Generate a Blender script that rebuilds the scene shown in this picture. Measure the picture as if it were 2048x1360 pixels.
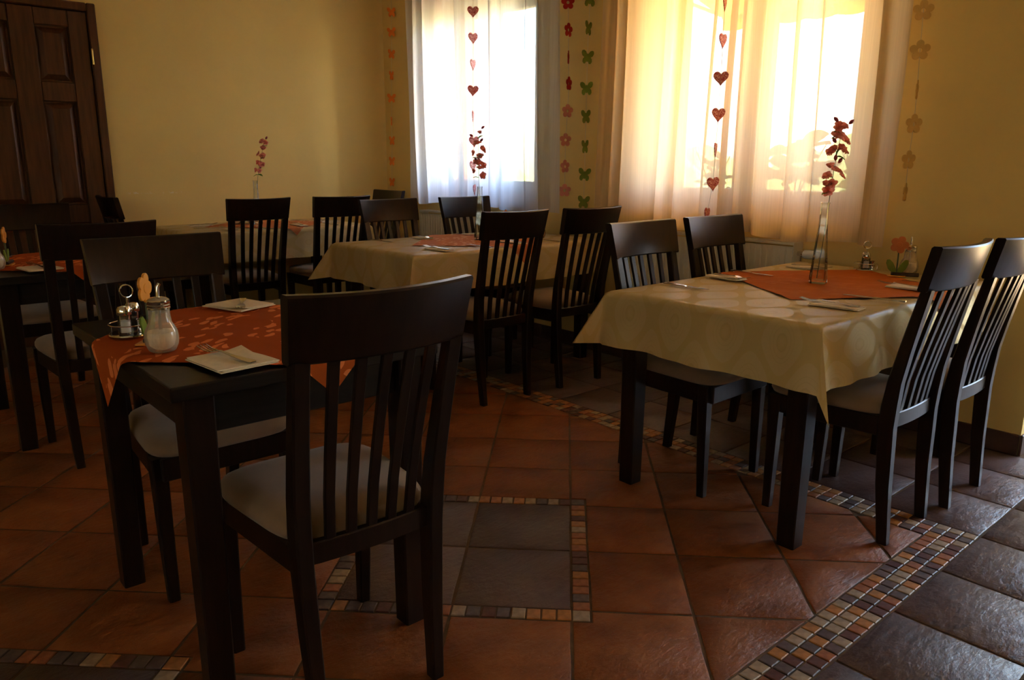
import bpy, bmesh, math, random
from mathutils import Vector, Matrix

random.seed(7)
scene = bpy.context.scene
for o in list(bpy.data.objects):
    bpy.data.objects.remove(o)
C = bpy.context.scene.collection
PI = math.pi
rad = math.radians

# ------------------------------------------------------------------ camera
F_PX, YAW, PITCH, ROLL, CAM_H = 1542.0, rad(48.86), rad(13.1), rad(0.3), 1.22
fw = Vector((math.cos(YAW) * math.cos(PITCH), math.sin(YAW) * math.cos(PITCH), -math.sin(PITCH)))
rt0 = Vector((math.sin(YAW), -math.cos(YAW), 0))
up0 = rt0.cross(fw)
rt = math.cos(ROLL) * rt0 + math.sin(ROLL) * up0
upv = -math.sin(ROLL) * rt0 + math.cos(ROLL) * up0
cam_d = bpy.data.cameras.new('camera')
cam_d.sensor_width = 36.0
cam_d.lens = F_PX / 2048 * 36.0
cam_d.clip_start = 0.05
cam_d.clip_end = 300
cam = bpy.data.objects.new('camera', cam_d)
C.objects.link(cam)
cam.matrix_world = Matrix(((rt.x, upv.x, -fw.x, 0), (rt.y, upv.y, -fw.y, 0), (rt.z, upv.z, -fw.z, CAM_H), (0, 0, 0, 1)))
scene.camera = cam

def project(p):
    q = Vector(p) - Vector((0, 0, CAM_H))
    z = q.dot(fw)
    if z < 0.1:
        return None
    return 1024 + F_PX * q.dot(rt) / z, 680 - F_PX * q.dot(upv) / z

# ------------------------------------------------------------------ world, sun, exposure
SUN_AZ, SUN_EL = rad(-62), rad(52)
world = bpy.data.worlds.new('sky')
scene.world = world
world.use_nodes = True
wn = world.node_tree
wn.nodes.clear()
sky = wn.nodes.new('ShaderNodeTexSky')
sky.sky_type = 'NISHITA'
sky.sun_disc = False
sky.sun_elevation = SUN_EL
sky.sun_rotation = PI / 2 - SUN_AZ
sky.air_density = 1.0
sky.dust_density = 1.0
bg = wn.nodes.new('ShaderNodeBackground')
bg.inputs['Strength'].default_value = 0.30
wo = wn.nodes.new('ShaderNodeOutputWorld')
haze = wn.nodes.new('ShaderNodeMix')
haze.data_type = 'RGBA'
haze.blend_type = 'MULTIPLY'
haze.inputs['Factor'].default_value = 1.0
haze.inputs['B'].default_value = (1.0, 0.96, 0.92, 1.0)
wn.links.new(sky.outputs[0], haze.inputs['A'])
wn.links.new(haze.outputs['Result'], bg.inputs[0])
wn.links.new(bg.outputs[0], wo.inputs[0])

sun_d = bpy.data.lights.new('sun', 'SUN')
sun_d.energy = 3.6
sun_d.color = (1.0, 0.86, 0.66)
sun_d.angle = rad(0.6)
sun = bpy.data.objects.new('sun', sun_d)
C.objects.link(sun)
sdir = Vector((math.cos(SUN_AZ) * math.cos(SUN_EL), math.sin(SUN_AZ) * math.cos(SUN_EL), math.sin(SUN_EL)))
sun.rotation_euler = sdir.to_track_quat('Z', 'Y').to_euler()

def portal(name, loc, sx, sz, rot):
    l = bpy.data.lights.new(name, 'AREA')
    l.shape = 'RECTANGLE'
    l.size = sx
    l.size_y = sz
    l.cycles.is_portal = True
    o = bpy.data.objects.new(name, l)
    C.objects.link(o)
    o.location = loc
    o.rotation_euler = rot
    return o

scene.view_settings.view_transform = 'Standard'
scene.view_settings.look = 'None'
scene.view_settings.gamma = 1.0
scene.view_settings.use_curve_mapping = False
scene.view_settings.exposure = 3.42
scene.cycles.use_denoising = True
scene.cycles.max_bounces = 14
scene.cycles.diffuse_bounces = 8
scene.cycles.transmission_bounces = 8
scene.cycles.transparent_max_bounces = 24
scene.cycles.caustics_reflective = False
scene.cycles.caustics_refractive = False
scene.cycles.sample_clamp_indirect = 8.0

# ------------------------------------------------------------------ materials
MATS = {}
def new_mat(name):
    m = bpy.data.materials.new(name)
    m.use_nodes = True
    m.node_tree.nodes.clear()
    MATS[name] = m
    nt = m.node_tree
    out = nt.nodes.new('ShaderNodeOutputMaterial')
    return m, nt, out

def N(nt, typ, **kw):
    n = nt.nodes.new(typ)
    for k, v in kw.items():
        if k.startswith('i_'):
            key = k[2:]
            key = int(key) if key.isdigit() else key.replace('_', ' ')
            n.inputs[key].default_value = v
        else:
            setattr(n, k, v)
    return n

def L(nt, a, b):
    nt.links.new(a, b)

def col4(c):
    return (c[0], c[1], c[2], 1.0)

def ramp(nt, fac, stops):
    r = nt.nodes.new('ShaderNodeValToRGB')
    e = r.color_ramp.elements
    while len(e) < len(stops):
        e.new(0.5)
    for k, (p, c) in enumerate(stops):
        e[k].position = p
        e[k].color = col4(c) if len(c) == 3 else c
    L(nt, fac, r.inputs[0])
    return r

def math_n(nt, op, a, b=None):
    n = nt.nodes.new('ShaderNodeMath')
    n.operation = op
    for i, v in enumerate((a, b)):
        if v is None:
            continue
        if isinstance(v, (int, float)):
            n.inputs[i].default_value = v
        else:
            L(nt, v, n.inputs[i])
    return n.outputs[0]

def principled(nt, out, color=None, rough=0.5, metal=0.0, spec=0.5, **kw):
    p = nt.nodes.new('ShaderNodeBsdfPrincipled')
    if color is not None:
        p.inputs['Base Color'].default_value = col4(color)
    p.inputs['Roughness'].default_value = rough
    p.inputs['Metallic'].default_value = metal
    p.inputs['Specular IOR Level'].default_value = spec
    for k, v in kw.items():
        p.inputs[k.replace('_', ' ')].default_value = v
    L(nt, p.outputs[0], out.inputs[0])
    return p

def bump(nt, p, height, strength=0.3, dist=0.01):
    b = N(nt, 'ShaderNodeBump', i_Strength=strength, i_Distance=dist)
    L(nt, height, b.inputs['Height'])
    L(nt, b.outputs[0], p.inputs['Normal'])

def noise(nt, scale=5, detail=4, rough=0.55, vec=None, stretch=None):
    t = N(nt, 'ShaderNodeTexCoord')
    n = N(nt, 'ShaderNodeTexNoise', i_Scale=scale, i_Detail=detail, i_Roughness=rough)
    src = vec if vec is not None else t.outputs['Object']
    if stretch:
        m = N(nt, 'ShaderNodeMapping')
        m.inputs['Scale'].default_value = stretch
        L(nt, src, m.inputs[0])
        src = m.outputs[0]
    L(nt, src, n.inputs['Vector'])
    return n

def simple(name, color, rough=0.5, metal=0.0, spec=0.5, var=0.12, scale=14, bmp=0.0, stretch=None, **kw):
    m, nt, out = new_mat(name)
    p = principled(nt, out, color, rough, metal, spec, **kw)
    n = noise(nt, scale, stretch=stretch)
    lo = [c * (1 - var) for c in color]
    hi = [min(1, c * (1 + var)) for c in color]
    r = ramp(nt, n.outputs[0], [(0.3, lo), (0.7, hi)])
    L(nt, r.outputs[0], p.inputs['Base Color'])
    if bmp:
        bump(nt, p, n.outputs[0], bmp, 0.004)
    return m

# paint
def wall_mat(name, color):
    m, nt, out = new_mat(name)
    p = principled(nt, out, color, 0.85, 0, 0.2)
    n1 = noise(nt, 1.6, 5)
    n2 = noise(nt, 60, 3)
    r = ramp(nt, n1.outputs[0], [(0.3, [c * 0.95 for c in color]), (0.7, [min(1, c * 1.04) for c in color])])
    L(nt, r.outputs[0], p.inputs['Base Color'])
    bump(nt, p, n2.outputs[0], 0.12, 0.004)
    return m
wall_mat('wall_paint', (0.78, 0.575, 0.215))
wall_mat('wall_panelling', (0.10, 0.055, 0.025))
wall_mat('facade', (0.52, 0.235, 0.06))
simple('ceiling_paint', (0.78, 0.72, 0.60), 0.9, spec=0.1, var=0.03, scale=3)

# woods
def wood_mat(name, c1, c2, rough, stretch=(18, 18, 1.6), spec=0.5, bmp=0.05):
    m, nt, out = new_mat(name)
    p = principled(nt, out, c1, rough, 0, spec)
    p.inputs['Specular Tint'].default_value = (1.0, 0.80, 0.70, 1.0)
    n = noise(nt, 3.0, 6, 0.6, stretch=stretch)
    r = ramp(nt, n.outputs[0], [(0.32, c1), (0.68, c2)])
    L(nt, r.outputs[0], p.inputs['Base Color'])
    bump(nt, p, n.outputs[0], bmp, 0.002)
    return m
wood_mat('wenge', (0.010, 0.0050, 0.0035), (0.019, 0.0095, 0.0065), 0.30, spec=0.28)
wood_mat('table_wenge', (0.010, 0.0075, 0.006), (0.017, 0.012, 0.010), 0.36, stretch=(2, 24, 24), spec=0.28)
wood_mat('door_wood', (0.045, 0.015, 0.005), (0.095, 0.034, 0.012), 0.42, stretch=(16, 16, 1.2))
wood_mat('dark_log', (0.02, 0.01, 0.006), (0.05, 0.022, 0.012), 0.5)

# upholstery
def fabric(name, color, scale=420, bmp=0.25):
    m, nt, out = new_mat(name)
    p = principled(nt, out, color, 0.9, 0, 0.15)
    p.inputs['Sheen Weight'].default_value = 0.25
    n = noise(nt, scale, 2)
    n1 = noise(nt, 6, 4)
    r = ramp(nt, n1.outputs[0], [(0.3, [c * 0.82 for c in color]), (0.7, [c * 1.1 for c in color])])
    L(nt, r.outputs[0], p.inputs['Base Color'])
    bump(nt, p, n.outputs[0], bmp, 0.001)
    return m
fabric('seat_fabric', (0.235, 0.152, 0.088))

# floor
def tile_mat(name, c1, c2, c3, rough, bmp, spec=0.5):
    m, nt, out = new_mat(name)
    p = principled(nt, out, c1, rough, 0, spec)
    g = N(nt, 'ShaderNodeNewGeometry')
    oi = N(nt, 'ShaderNodeObjectInfo')
    addv = N(nt, 'ShaderNodeVectorMath', operation='ADD')
    sc = N(nt, 'ShaderNodeVectorMath', operation='SCALE')
    comb = N(nt, 'ShaderNodeCombineXYZ')
    L(nt, oi.outputs['Random'], comb.inputs[0])
    L(nt, oi.outputs['Random'], comb.inputs[1])
    L(nt, comb.outputs[0], sc.inputs[0])
    sc.inputs['Scale'].default_value = 17.0
    L(nt, g.outputs['Position'], addv.inputs[0])
    L(nt, sc.outputs[0], addv.inputs[1])
    n = noise(nt, 7, 6, 0.6, vec=addv.outputs[0])
    r = ramp(nt, n.outputs[0], [(0.28, c1), (0.5, c2), (0.74, c3)])
    hsv = N(nt, 'ShaderNodeHueSaturation')
    L(nt, r.outputs[0], hsv.inputs['Color'])
    v = math_n(nt, 'MULTIPLY_ADD', oi.outputs['Random'], 0.3)
    v.node.inputs[2].default_value = 0.85
    L(nt, v, hsv.inputs['Value'])
    L(nt, hsv.outputs[0], p.inputs['Base Color'])
    nb = noise(nt, 26, 6, 0.62, vec=addv.outputs[0], stretch=(1.0, 1.7, 1.0))
    nb2 = noise(nt, 5, 3, 0.5, vec=addv.outputs[0])
    hsum = math_n(nt, 'ADD', nb.outputs[0], nb2.outputs[0])
    bump(nt, p, hsum, bmp, 0.012)
    rr = math_n(nt, 'MULTIPLY_ADD', n.outputs[0], 0.22)
    rr.node.inputs[2].default_value = rough - 0.1
    L(nt, rr, p.inputs['Roughness'])
    return m
tile_mat('terracotta', (0.145, 0.040, 0.009), (0.225, 0.066, 0.015), (0.30, 0.100, 0.027), 0.50, 0.6, 0.32)
tile_mat('slate_tile', (0.070, 0.036, 0.030), (0.105, 0.060, 0.053), (0.13, 0.080, 0.072), 0.40, 0.48)
tile_mat('baseboard_tile', (0.05, 0.022, 0.014), (0.075, 0.034, 0.022), (0.09, 0.042, 0.028), 0.45, 0.2)
simple('grout', (0.13, 0.085, 0.055), 0.9, spec=0.1, var=0.2, scale=30, bmp=0.3)
for nm, c in (('mosaic_ochre', (0.38, 0.155, 0.045)), ('mosaic_rust', (0.30, 0.10, 0.04)), ('mosaic_sand', (0.33, 0.235, 0.155)),
              ('mosaic_maroon', (0.11, 0.04, 0.03)), ('mosaic_slate', (0.11, 0.072, 0.066))):
    simple(nm, c, 0.48, spec=0.35, var=0.3, scale=40, bmp=0.4)

# window parts
simple('white_lacquer', (0.80, 0.74, 0.66), 0.35, var=0.02)
simple('radiator_enamel', (0.74, 0.68, 0.55), 0.35, var=0.02)
simple('valve_plastic', (0.80, 0.78, 0.74), 0.4, var=0.02)
def glass_mat(name, tint=(1, 1, 1), gloss=0.08, rough=0.0, edge=0.5):
    m, nt, out = new_mat(name)
    tr = N(nt, 'ShaderNodeBsdfTransparent')
    tr.inputs[0].default_value = col4(tint)
    gl = N(nt, 'ShaderNodeBsdfGlossy')
    gl.inputs['Roughness'].default_value = rough
    lw = N(nt, 'ShaderNodeLayerWeight')
    lw.inputs['Blend'].default_value = edge
    f = math_n(nt, 'MULTIPLY_ADD', lw.outputs['Fresnel'], 0.9)
    f.node.inputs[2].default_value = gloss
    f.node.use_clamp = True
    mx = N(nt, 'ShaderNodeMixShader')
    L(nt, f, mx.inputs[0])
    L(nt, tr.outputs[0], mx.inputs[1])
    L(nt, gl.outputs[0], mx.inputs[2])
    L(nt, mx.outputs[0], out.inputs[0])
    return m
glass_mat('window_glass', (0.97, 0.98, 0.97), 0.0, edge=0.15)
glass_mat('vase_glass', (0.955, 0.96, 0.95), 0.03, 0.02, edge=0.28)
def dusty_glass(name, dust, amount):
    m = glass_mat(name, (0.97, 0.96, 0.95), 0.02, 0.03, edge=0.15)
    nt = m.node_tree
    out = [n for n in nt.nodes if n.type == 'OUTPUT_MATERIAL'][0]
    src = out.inputs[0].links[0].from_socket
    df = N(nt, 'ShaderNodeBsdfDiffuse')
    df.inputs[0].default_value = col4(dust)
    n = noise(nt, 90, 4, stretch=(1, 1, 0.25))
    f = math_n(nt, 'MULTIPLY', n.outputs[0], amount * 2)
    mx = N(nt, 'ShaderNodeMixShader')
    L(nt, f, mx.inputs[0])
    L(nt, src, mx.inputs[1])
    L(nt, df.outputs[0], mx.inputs[2])
    L(nt, mx.outputs[0], out.inputs[0])
dusty_glass('sugary_glass', (0.84, 0.68, 0.48), 0.18)
glass_mat('jar_glass', (0.965, 0.96, 0.95), 0.02, 0.03, edge=0.25)

def sheer(name, color):
    m, nt, out = new_mat(name)
    t = N(nt, 'ShaderNodeTexCoord')
    mp = N(nt, 'ShaderNodeMapping')
    mp.inputs['Scale'].default_value = (1, 240, 3.0)
    L(nt, t.outputs['Object'], mp.inputs[0])
    n = N(nt, 'ShaderNodeTexNoise', i_Scale=1.0, i_Detail=3)
    L(nt, mp.outputs[0], n.inputs['Vector'])
    r = ramp(nt, n.outputs[0], [(0.35, (0.08, 0.08, 0.08)), (0.65, (0.16, 0.16, 0.16))])
    tr = N(nt, 'ShaderNodeBsdfTransparent')
    tl = N(nt, 'ShaderNodeBsdfTranslucent')
    df = N(nt, 'ShaderNodeBsdfDiffuse')
    tl.inputs[0].default_value = col4(color)
    df.inputs[0].default_value = col4(color)
    m1 = N(nt, 'ShaderNodeMixShader')
    m1.inputs[0].default_value = 0.36
    L(nt, tl.outputs[0], m1.inputs[1])
    L(nt, df.outputs[0], m1.inputs[2])
    m2 = N(nt, 'ShaderNodeMixShader')
    L(nt, r.outputs[0], m2.inputs[0])
    L(nt, m1.outputs[0], m2.inputs[1])
    L(nt, tr.outputs[0], m2.inputs[2])
    L(nt, m2.outputs[0], out.inputs[0])
    return m
sheer('sky_tint_voile', (0.70, 0.71, 0.76))  # white voile; bluish sky light is put into its colour
sheer('warm_tint_voile', (0.80, 0.67, 0.50))  # same white voile; warm window light is put into its colour
sheer('fill_voile', (0.88, 0.72, 0.46))  # warm cloth for the added fill curtains

# cloths; UV = flat cloth coordinates in metres
def uv_xy(nt):
    u = N(nt, 'ShaderNodeUVMap')
    s = N(nt, 'ShaderNodeSeparateXYZ')
    L(nt, u.outputs[0], s.inputs[0])
    return u, s

def brocade(name, c_ground, c_mark, c_line):
    m, nt, out = new_mat(name)
    p = principled(nt, out, c_ground, 0.7, 0, 0.15)
    u, s = uv_xy(nt)
    a = math_n(nt, 'MULTIPLY', s.outputs[0], 2 * PI / 0.30)
    b = math_n(nt, 'MULTIPLY', s.outputs[1], 2 * PI / 0.20)
    ca = math_n(nt, 'COSINE', a)
    cb = math_n(nt, 'COSINE', b)
    v = math_n(nt, 'ABSOLUTE', math_n(nt, 'MULTIPLY', math_n(nt, 'ADD', ca, cb), 0.5))
    nz = noise(nt, 9, 3, vec=u.outputs[0])
    v = math_n(nt, 'ADD', v, math_n(nt, 'MULTIPLY', math_n(nt, 'SUBTRACT', nz.outputs[0], 0.5), 0.12))
    r = ramp(nt, v, [(0.0, c_ground), (0.20, c_ground), (0.22, c_mark), (0.60, c_mark), (0.615, c_line), (0.635, c_mark),
                     (0.76, c_mark), (0.775, c_line), (0.795, c_mark), (0.90, c_mark), (0.915, c_line), (0.95, c_ground), (1.0, c_mark)])
    L(nt, r.outputs[0], p.inputs['Base Color'])
    rr = ramp(nt, v, [(0.19, (0.62, 0.62, 0.62)), (0.22, (0.36, 0.36, 0.36))])
    sr = ramp(nt, v, [(0.19, (0.12, 0.12, 0.12)), (0.22, (0.55, 0.55, 0.55))])
    L(nt, sr.outputs[0], p.inputs['Specular IOR Level'])
    L(nt, rr.outputs[0], p.inputs['Roughness'])
    wv = noise(nt, 700, 1, vec=u.outputs[0])
    wr = noise(nt, 7, 4, vec=u.outputs[0])
    bump(nt, p, math_n(nt, 'ADD', math_n(nt, 'MULTIPLY', wv.outputs[0], 0.06), wr.outputs[0]), 0.35, 0.010)
    tl = N(nt, 'ShaderNodeBsdfTranslucent')
    L(nt, r.outputs[0], tl.inputs[0])
    mx = N(nt, 'ShaderNodeMixShader')
    mx.inputs[0].default_value = 0.32
    L(nt, p.outputs[0], mx.inputs[1])
    L(nt, tl.outputs[0], mx.inputs[2])
    L(nt, mx.outputs[0], out.inputs[0])
    return m
brocade('gold_brocade', (0.73, 0.53, 0.225), (0.755, 0.56, 0.26), (0.69, 0.50, 0.22))

def leaf_print(name, c0, c1):
    m, nt, out = new_mat(name)
    p = principled(nt, out, c0, 0.85, 0, 0.05)
    u, s = uv_xy(nt)
    warp = noise(nt, 11, 2, vec=u.outputs[0])
    dis = N(nt, 'ShaderNodeVectorMath', operation='SCALE')
    L(nt, warp.outputs['Color'], dis.inputs[0])
    dis.inputs['Scale'].default_value = 0.06
    ad = N(nt, 'ShaderNodeVectorMath', operation='ADD')
    L(nt, u.outputs[0], ad.inputs[0])
    L(nt, dis.outputs[0], ad.inputs[1])
    masks = []
    for rot, sx, sy, thr in ((0.75, 10, 26, 0.24), (-0.6, 9, 25, 0.21)):
        mp = N(nt, 'ShaderNodeMapping')
        mp.inputs['Rotation'].default_value = (0, 0, rot)
        mp.inputs['Scale'].default_value = (sx, sy, 1)
        mp.inputs['Location'].default_value = (rot * 7, 3.1, 0)
        L(nt, ad.outputs[0], mp.inputs[0])
        vo = N(nt, 'ShaderNodeTexVoronoi', i_Scale=1.0, i_Randomness=1.0)
        vo.voronoi_dimensions = '2D'
        L(nt, mp.outputs[0], vo.inputs['Vector'])
        masks.append(math_n(nt, 'LESS_THAN', vo.outputs['Distance'], thr))
    clump = noise(nt, 5.5, 1, vec=u.outputs[0])
    sel = math_n(nt, 'GREATER_THAN', clump.outputs[0], 0.47)
    mk = math_n(nt, 'MULTIPLY', math_n(nt, 'MAXIMUM', masks[0], masks[1]), sel)
    mx = N(nt, 'ShaderNodeMix', data_type='RGBA')
    L(nt, mk, mx.inputs['Factor'])
    mx.inputs['A'].default_value = col4(c0)
    mx.inputs['B'].default_value = col4(c1)
    L(nt, mx.outputs['Result'], p.inputs['Base Color'])
    wr = noise(nt, 9, 4, vec=u.outputs[0])
    bump(nt, p, wr.outputs[0], 0.3, 0.008)
    return m
leaf_print('orange_leaf_cloth', (0.40, 0.075, 0.012), (0.80, 0.22, 0.065))
leaf_print('orange_plain_cloth', (0.42, 0.100, 0.010), (0.46, 0.12, 0.016))
leaf_print('salmon_leaf_cloth', (0.52, 0.17, 0.06), (0.66, 0.32, 0.15))

simple('napkin_paper', (0.78, 0.64, 0.44), 0.9, spec=0.1, var=0.06, scale=60, bmp=0.2)
simple('steel', (0.60, 0.57, 0.52), 0.22, metal=1.0, var=0.05)
simple('chrome', (0.72, 0.70, 0.68), 0.08, metal=1.0, var=0.02)
simple('brass', (0.75, 0.52, 0.20), 0.25, metal=1.0, var=0.05)
simple('sugar', (0.90, 0.74, 0.53), 0.9, var=0.08, scale=200, bmp=0.3)
simple('salt', (0.80, 0.78, 0.74), 0.9, var=0.05)
simple('pepper', (0.05, 0.04, 0.035), 0.9, var=0.4, scale=200)
simple('stem_green', (0.07, 0.09, 0.03), 0.6, var=0.2)
def petal(name, c, tr=0.5):
    m, nt, out = new_mat(name)
    df = N(nt, 'ShaderNodeBsdfDiffuse')
    tl = N(nt, 'ShaderNodeBsdfTranslucent')
    n = noise(nt, 60, 3)
    r = ramp(nt, n.outputs[0], [(0.3, [x * 0.7 for x in c]), (0.7, [min(1, x * 1.25) for x in c])])
    L(nt, r.outputs[0], df.inputs[0])
    L(nt, r.outputs[0], tl.inputs[0])
    mx = N(nt, 'ShaderNodeMixShader')
    mx.inputs[0].default_value = tr
    L(nt, df.outputs[0], mx.inputs[1])
    L(nt, tl.outputs[0], mx.inputs[2])
    L(nt, mx.outputs[0], out.inputs[0])
petal('petal_pink', (0.95, 0.33, 0.26), 0.62)
petal('hedge_leaf', (0.60, 0.66, 0.26), 0.3)
petal('shrub_leaf', (0.055, 0.085, 0.02), 0.12)
petal('lime_leaf', (0.42, 0.48, 0.06), 0.5)
petal('leaf_green', (0.14, 0.24, 0.05))
simple('petal_heart', (0.32, 0.02, 0.04), 0.6, var=0.2)
simple('felt_orange', (0.80, 0.22, 0.035), 0.9, spec=0.1, var=0.1, bmp=0.1)
simple('felt_red', (0.42, 0.03, 0.025), 0.9, spec=0.1, var=0.15, bmp=0.1)
simple('felt_veiled', (0.62, 0.24, 0.19), 0.9, spec=0.1, var=0.1, bmp=0.1)  # red felt paled: the sheer's veil is put into the colour
simple('felt_green', (0.16, 0.205, 0.03), 0.9, spec=0.1, var=0.2, bmp=0.1)
simple('felt_tan', (0.66, 0.42, 0.14), 0.9, spec=0.1, var=0.15, bmp=0.1)
simple('wood_orange', (0.52, 0.15, 0.02), 0.5, var=0.1)
simple('wood_yellow', (0.66, 0.26, 0.02), 0.5, var=0.12)
simple('thread', (0.55, 0.50, 0.42), 0.8, var=0.05)
def glitter(name, c0, c1):
    m, nt, out = new_mat(name)
    p = principled(nt, out, c0, 0.4, 0, 0.6)
    t = N(nt, 'ShaderNodeTexCoord')
    vo = N(nt, 'ShaderNodeTexVoronoi', i_Scale=260)
    L(nt, t.outputs['Object'], vo.inputs['Vector'])
    r = ramp(nt, vo.outputs['Color'], [(0.45, c0), (0.75, c1)])
    L(nt, r.outputs[0], p.inputs['Base Color'])
    return m
glitter('heart_glitter', (0.50, 0.03, 0.03), (0.90, 0.42, 0.36))

# outdoors
simple('lawn', (0.58, 0.58, 0.26), 0.95, spec=0.1, var=0.35, scale=3)
simple('paving', (0.78, 0.52, 0.28), 0.9, spec=0.1, var=0.1, scale=3)
simple('bark', (0.12, 0.08, 0.05), 0.9, var=0.3)
simple('clay_pot', (0.45, 0.18, 0.08), 0.8, var=0.1)
def awning_mat():
    m, nt, out = new_mat('awning_canvas')
    df = N(nt, 'ShaderNodeBsdfDiffuse')
    tl = N(nt, 'ShaderNodeBsdfTranslucent')
    n = noise(nt, 4, 3)
    r = ramp(nt, n.outputs[0], [(0.3, (0.72, 0.36, 0.06)), (0.7, (0.78, 0.42, 0.09))])
    L(nt, r.outputs[0], df.inputs[0])
    L(nt, r.outputs[0], tl.inputs[0])
    mx = N(nt, 'ShaderNodeMixShader')
    mx.inputs[0].default_value = 0.6
    L(nt, df.outputs[0], mx.inputs[1])
    L(nt, tl.outputs[0], mx.inputs[2])
    L(nt, mx.outputs[0], out.inputs[0])
awning_mat()

# ------------------------------------------------------------------ mesh helpers
class MB:
    """collects geometry for one mesh object"""
    def __init__(s):
        s.v = []
        s.f = []
        s.uv = {}
    def vert(s, p):
        s.v.append(tuple(p))
        return len(s.v) - 1
    def box(s, lo, hi, M=None):
        x0, y0, z0 = lo
        x1, y1, z1 = hi
        b = len(s.v)
        for p in ((x0, y0, z0), (x1, y0, z0), (x1, y1, z0), (x0, y1, z0), (x0, y0, z1), (x1, y0, z1), (x1, y1, z1), (x0, y1, z1)):
            s.v.append(tuple(M @ Vector(p)) if M is not None else p)
        for q in ((0, 3, 2, 1), (4, 5, 6, 7), (0, 1, 5, 4), (1, 2, 6, 5), (2, 3, 7, 6), (3, 0, 4, 7)):
            s.f.append(tuple(b + i for i in q))
        return s
    def sweep(s, pts, secs, cap=True):
        """pts: centres; secs: list of lists of offsets (Vectors) per centre"""
        rings = []
        for p, sec in zip(pts, secs):
            rings.append([s.vert(Vector(p) + Vector(o)) for o in sec])
        n = len(rings[0])
        for a, b in zip(rings, rings[1:]):
            for i in range(n):
                j = (i + 1) % n
                s.f.append((a[i], a[j], b[j], b[i]))
        if cap:
            s.f.append(tuple(reversed(rings[0])))
            s.f.append(tuple(rings[-1]))
        return s
    def rect_sweep(s, pts, sizes, ch=0.004):
        """vertical-ish bar of chamfered rectangular section in the XY plane"""
        secs = []
        for w, d in sizes:
            a, b = w / 2, d / 2
            c = min(ch, a * 0.6, b * 0.6)
            secs.append([(a - c, -b, 0), (a, -b + c, 0), (a, b - c, 0), (a - c, b, 0), (-a + c, b, 0), (-a, b - c, 0), (-a, -b + c, 0), (-a + c, -b, 0)])
        return s.sweep(pts, secs)
    def tube(s, pts, r, n=8, cap=True):
        pts = [Vector(p) for p in pts]
        rs = r if isinstance(r, (list, tuple)) else [r] * len(pts)
        secs = []
        prev = None
        for i, p in enumerate(pts):
            t = (pts[min(i + 1, len(pts) - 1)] - pts[max(i - 1, 0)])
            if t.length < 1e-9:
                t = Vector((0, 0, 1))
            t.normalize()
            if prev is None:
                a = t.orthogonal().normalized()
            else:
                a = (prev - t * prev.dot(t))
                if a.length < 1e-6:
                    a = t.orthogonal()
                a.normalize()
            prev = a
            b = t.cross(a)
            secs.append([a * math.cos(2 * PI * k / n) * rs[i] + b * math.sin(2 * PI * k / n) * rs[i] for k in range(n)])
        return s.sweep(pts, secs, cap)
    def lathe(s, prof, n=24, c=(0, 0, 0), phase=0.0, cap0=True, cap1=True):
        rings = []
        for r, z in prof:
            rings.append([s.vert((c[0] + r * math.cos(phase + 2 * PI * k / n), c[1] + r * math.sin(phase + 2 * PI * k / n), c[2] + z)) for k in range(n)])
        for a, b in zip(rings, rings[1:]):
            for i in range(n):
                j = (i + 1) % n
                s.f.append((a[i], a[j], b[j], b[i]))
        if cap0:
            s.f.append(tuple(reversed(rings[0])))
        if cap1:
            s.f.append(tuple(rings[-1]))
        return s
    def prism(s, outline, z0, z1, M=None):
        """outline: xy polygon extruded in z"""
        n = len(outline)
        f = (lambda p: tuple(M @ Vector(p))) if M is not None else tuple
        a = [s.vert(f((x, y, z0))) for x, y in outline]
        b = [s.vert(f((x, y, z1))) for x, y in outline]
        for i in range(n):
            j = (i + 1) % n
            s.f.append((a[i], a[j], b[j], b[i]))
        s.f.append(tuple(reversed(a)))
        s.f.append(tuple(b))
        return s
    def grid(s, nu, nv, fn, uvfn=None, thick=None):
        ids = [[s.vert(fn(i / nu, j / nv)) for i in range(nu + 1)] for j in range(nv + 1)]
        if uvfn:
            for j in range(nv + 1):
                for i in range(nu + 1):
                    s.uv[ids[j][i]] = uvfn(i / nu, j / nv)
        for j in range(nv):
            for i in range(nu):
                s.f.append((ids[j][i], ids[j][i + 1], ids[j + 1][i + 1], ids[j + 1][i]))
        return s
    def mesh(s, name, mat, smooth=False, bevel=0.0, seg=1):
        me = bpy.data.meshes.new(name)
        me.from_pydata(s.v, [], s.f)
        if s.uv:
            uvl = me.uv_layers.new(name='UVMap')
            for lp in me.loops:
                uvl.data[lp.index].uv = s.uv.get(lp.vertex_index, (0, 0))
        bm = bmesh.new()
        bm.from_mesh(me)
        bmesh.ops.recalc_face_normals(bm, faces=bm.faces)
        if bevel:
            bmesh.ops.bevel(bm, geom=[e for e in bm.edges if len(e.link_faces) == 2 and e.calc_face_angle(0) > 0.6],
                            offset=bevel, segments=seg, affect='EDGES', profile=0.6, clamp_overlap=True)
        bm.to_mesh(me)
        bm.free()
        if smooth:
            for p in me.polygons:
                p.use_smooth = True
            if smooth != 'all':
                try:
                    me.set_sharp_from_angle(angle=rad(40))
                except Exception:
                    pass
        me.materials.append(MATS[mat])
        return me
    def build(s, name, mat, parent=None, smooth=False, bevel=0.0, seg=1):
        return place(name, s.mesh(name, mat, smooth, bevel, seg), parent)

def place(name, me, parent=None):
    o = bpy.data.objects.new(name, me)
    C.objects.link(o)
    if parent is not None:
        o.parent = parent
    return o

def tag(o, label, cat, group=None, kind=None):
    if label:
        o['label'] = label
    if cat:
        o['category'] = cat
    if group:
        o['group'] = group
    if kind:
        o['kind'] = kind
    return o

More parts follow.
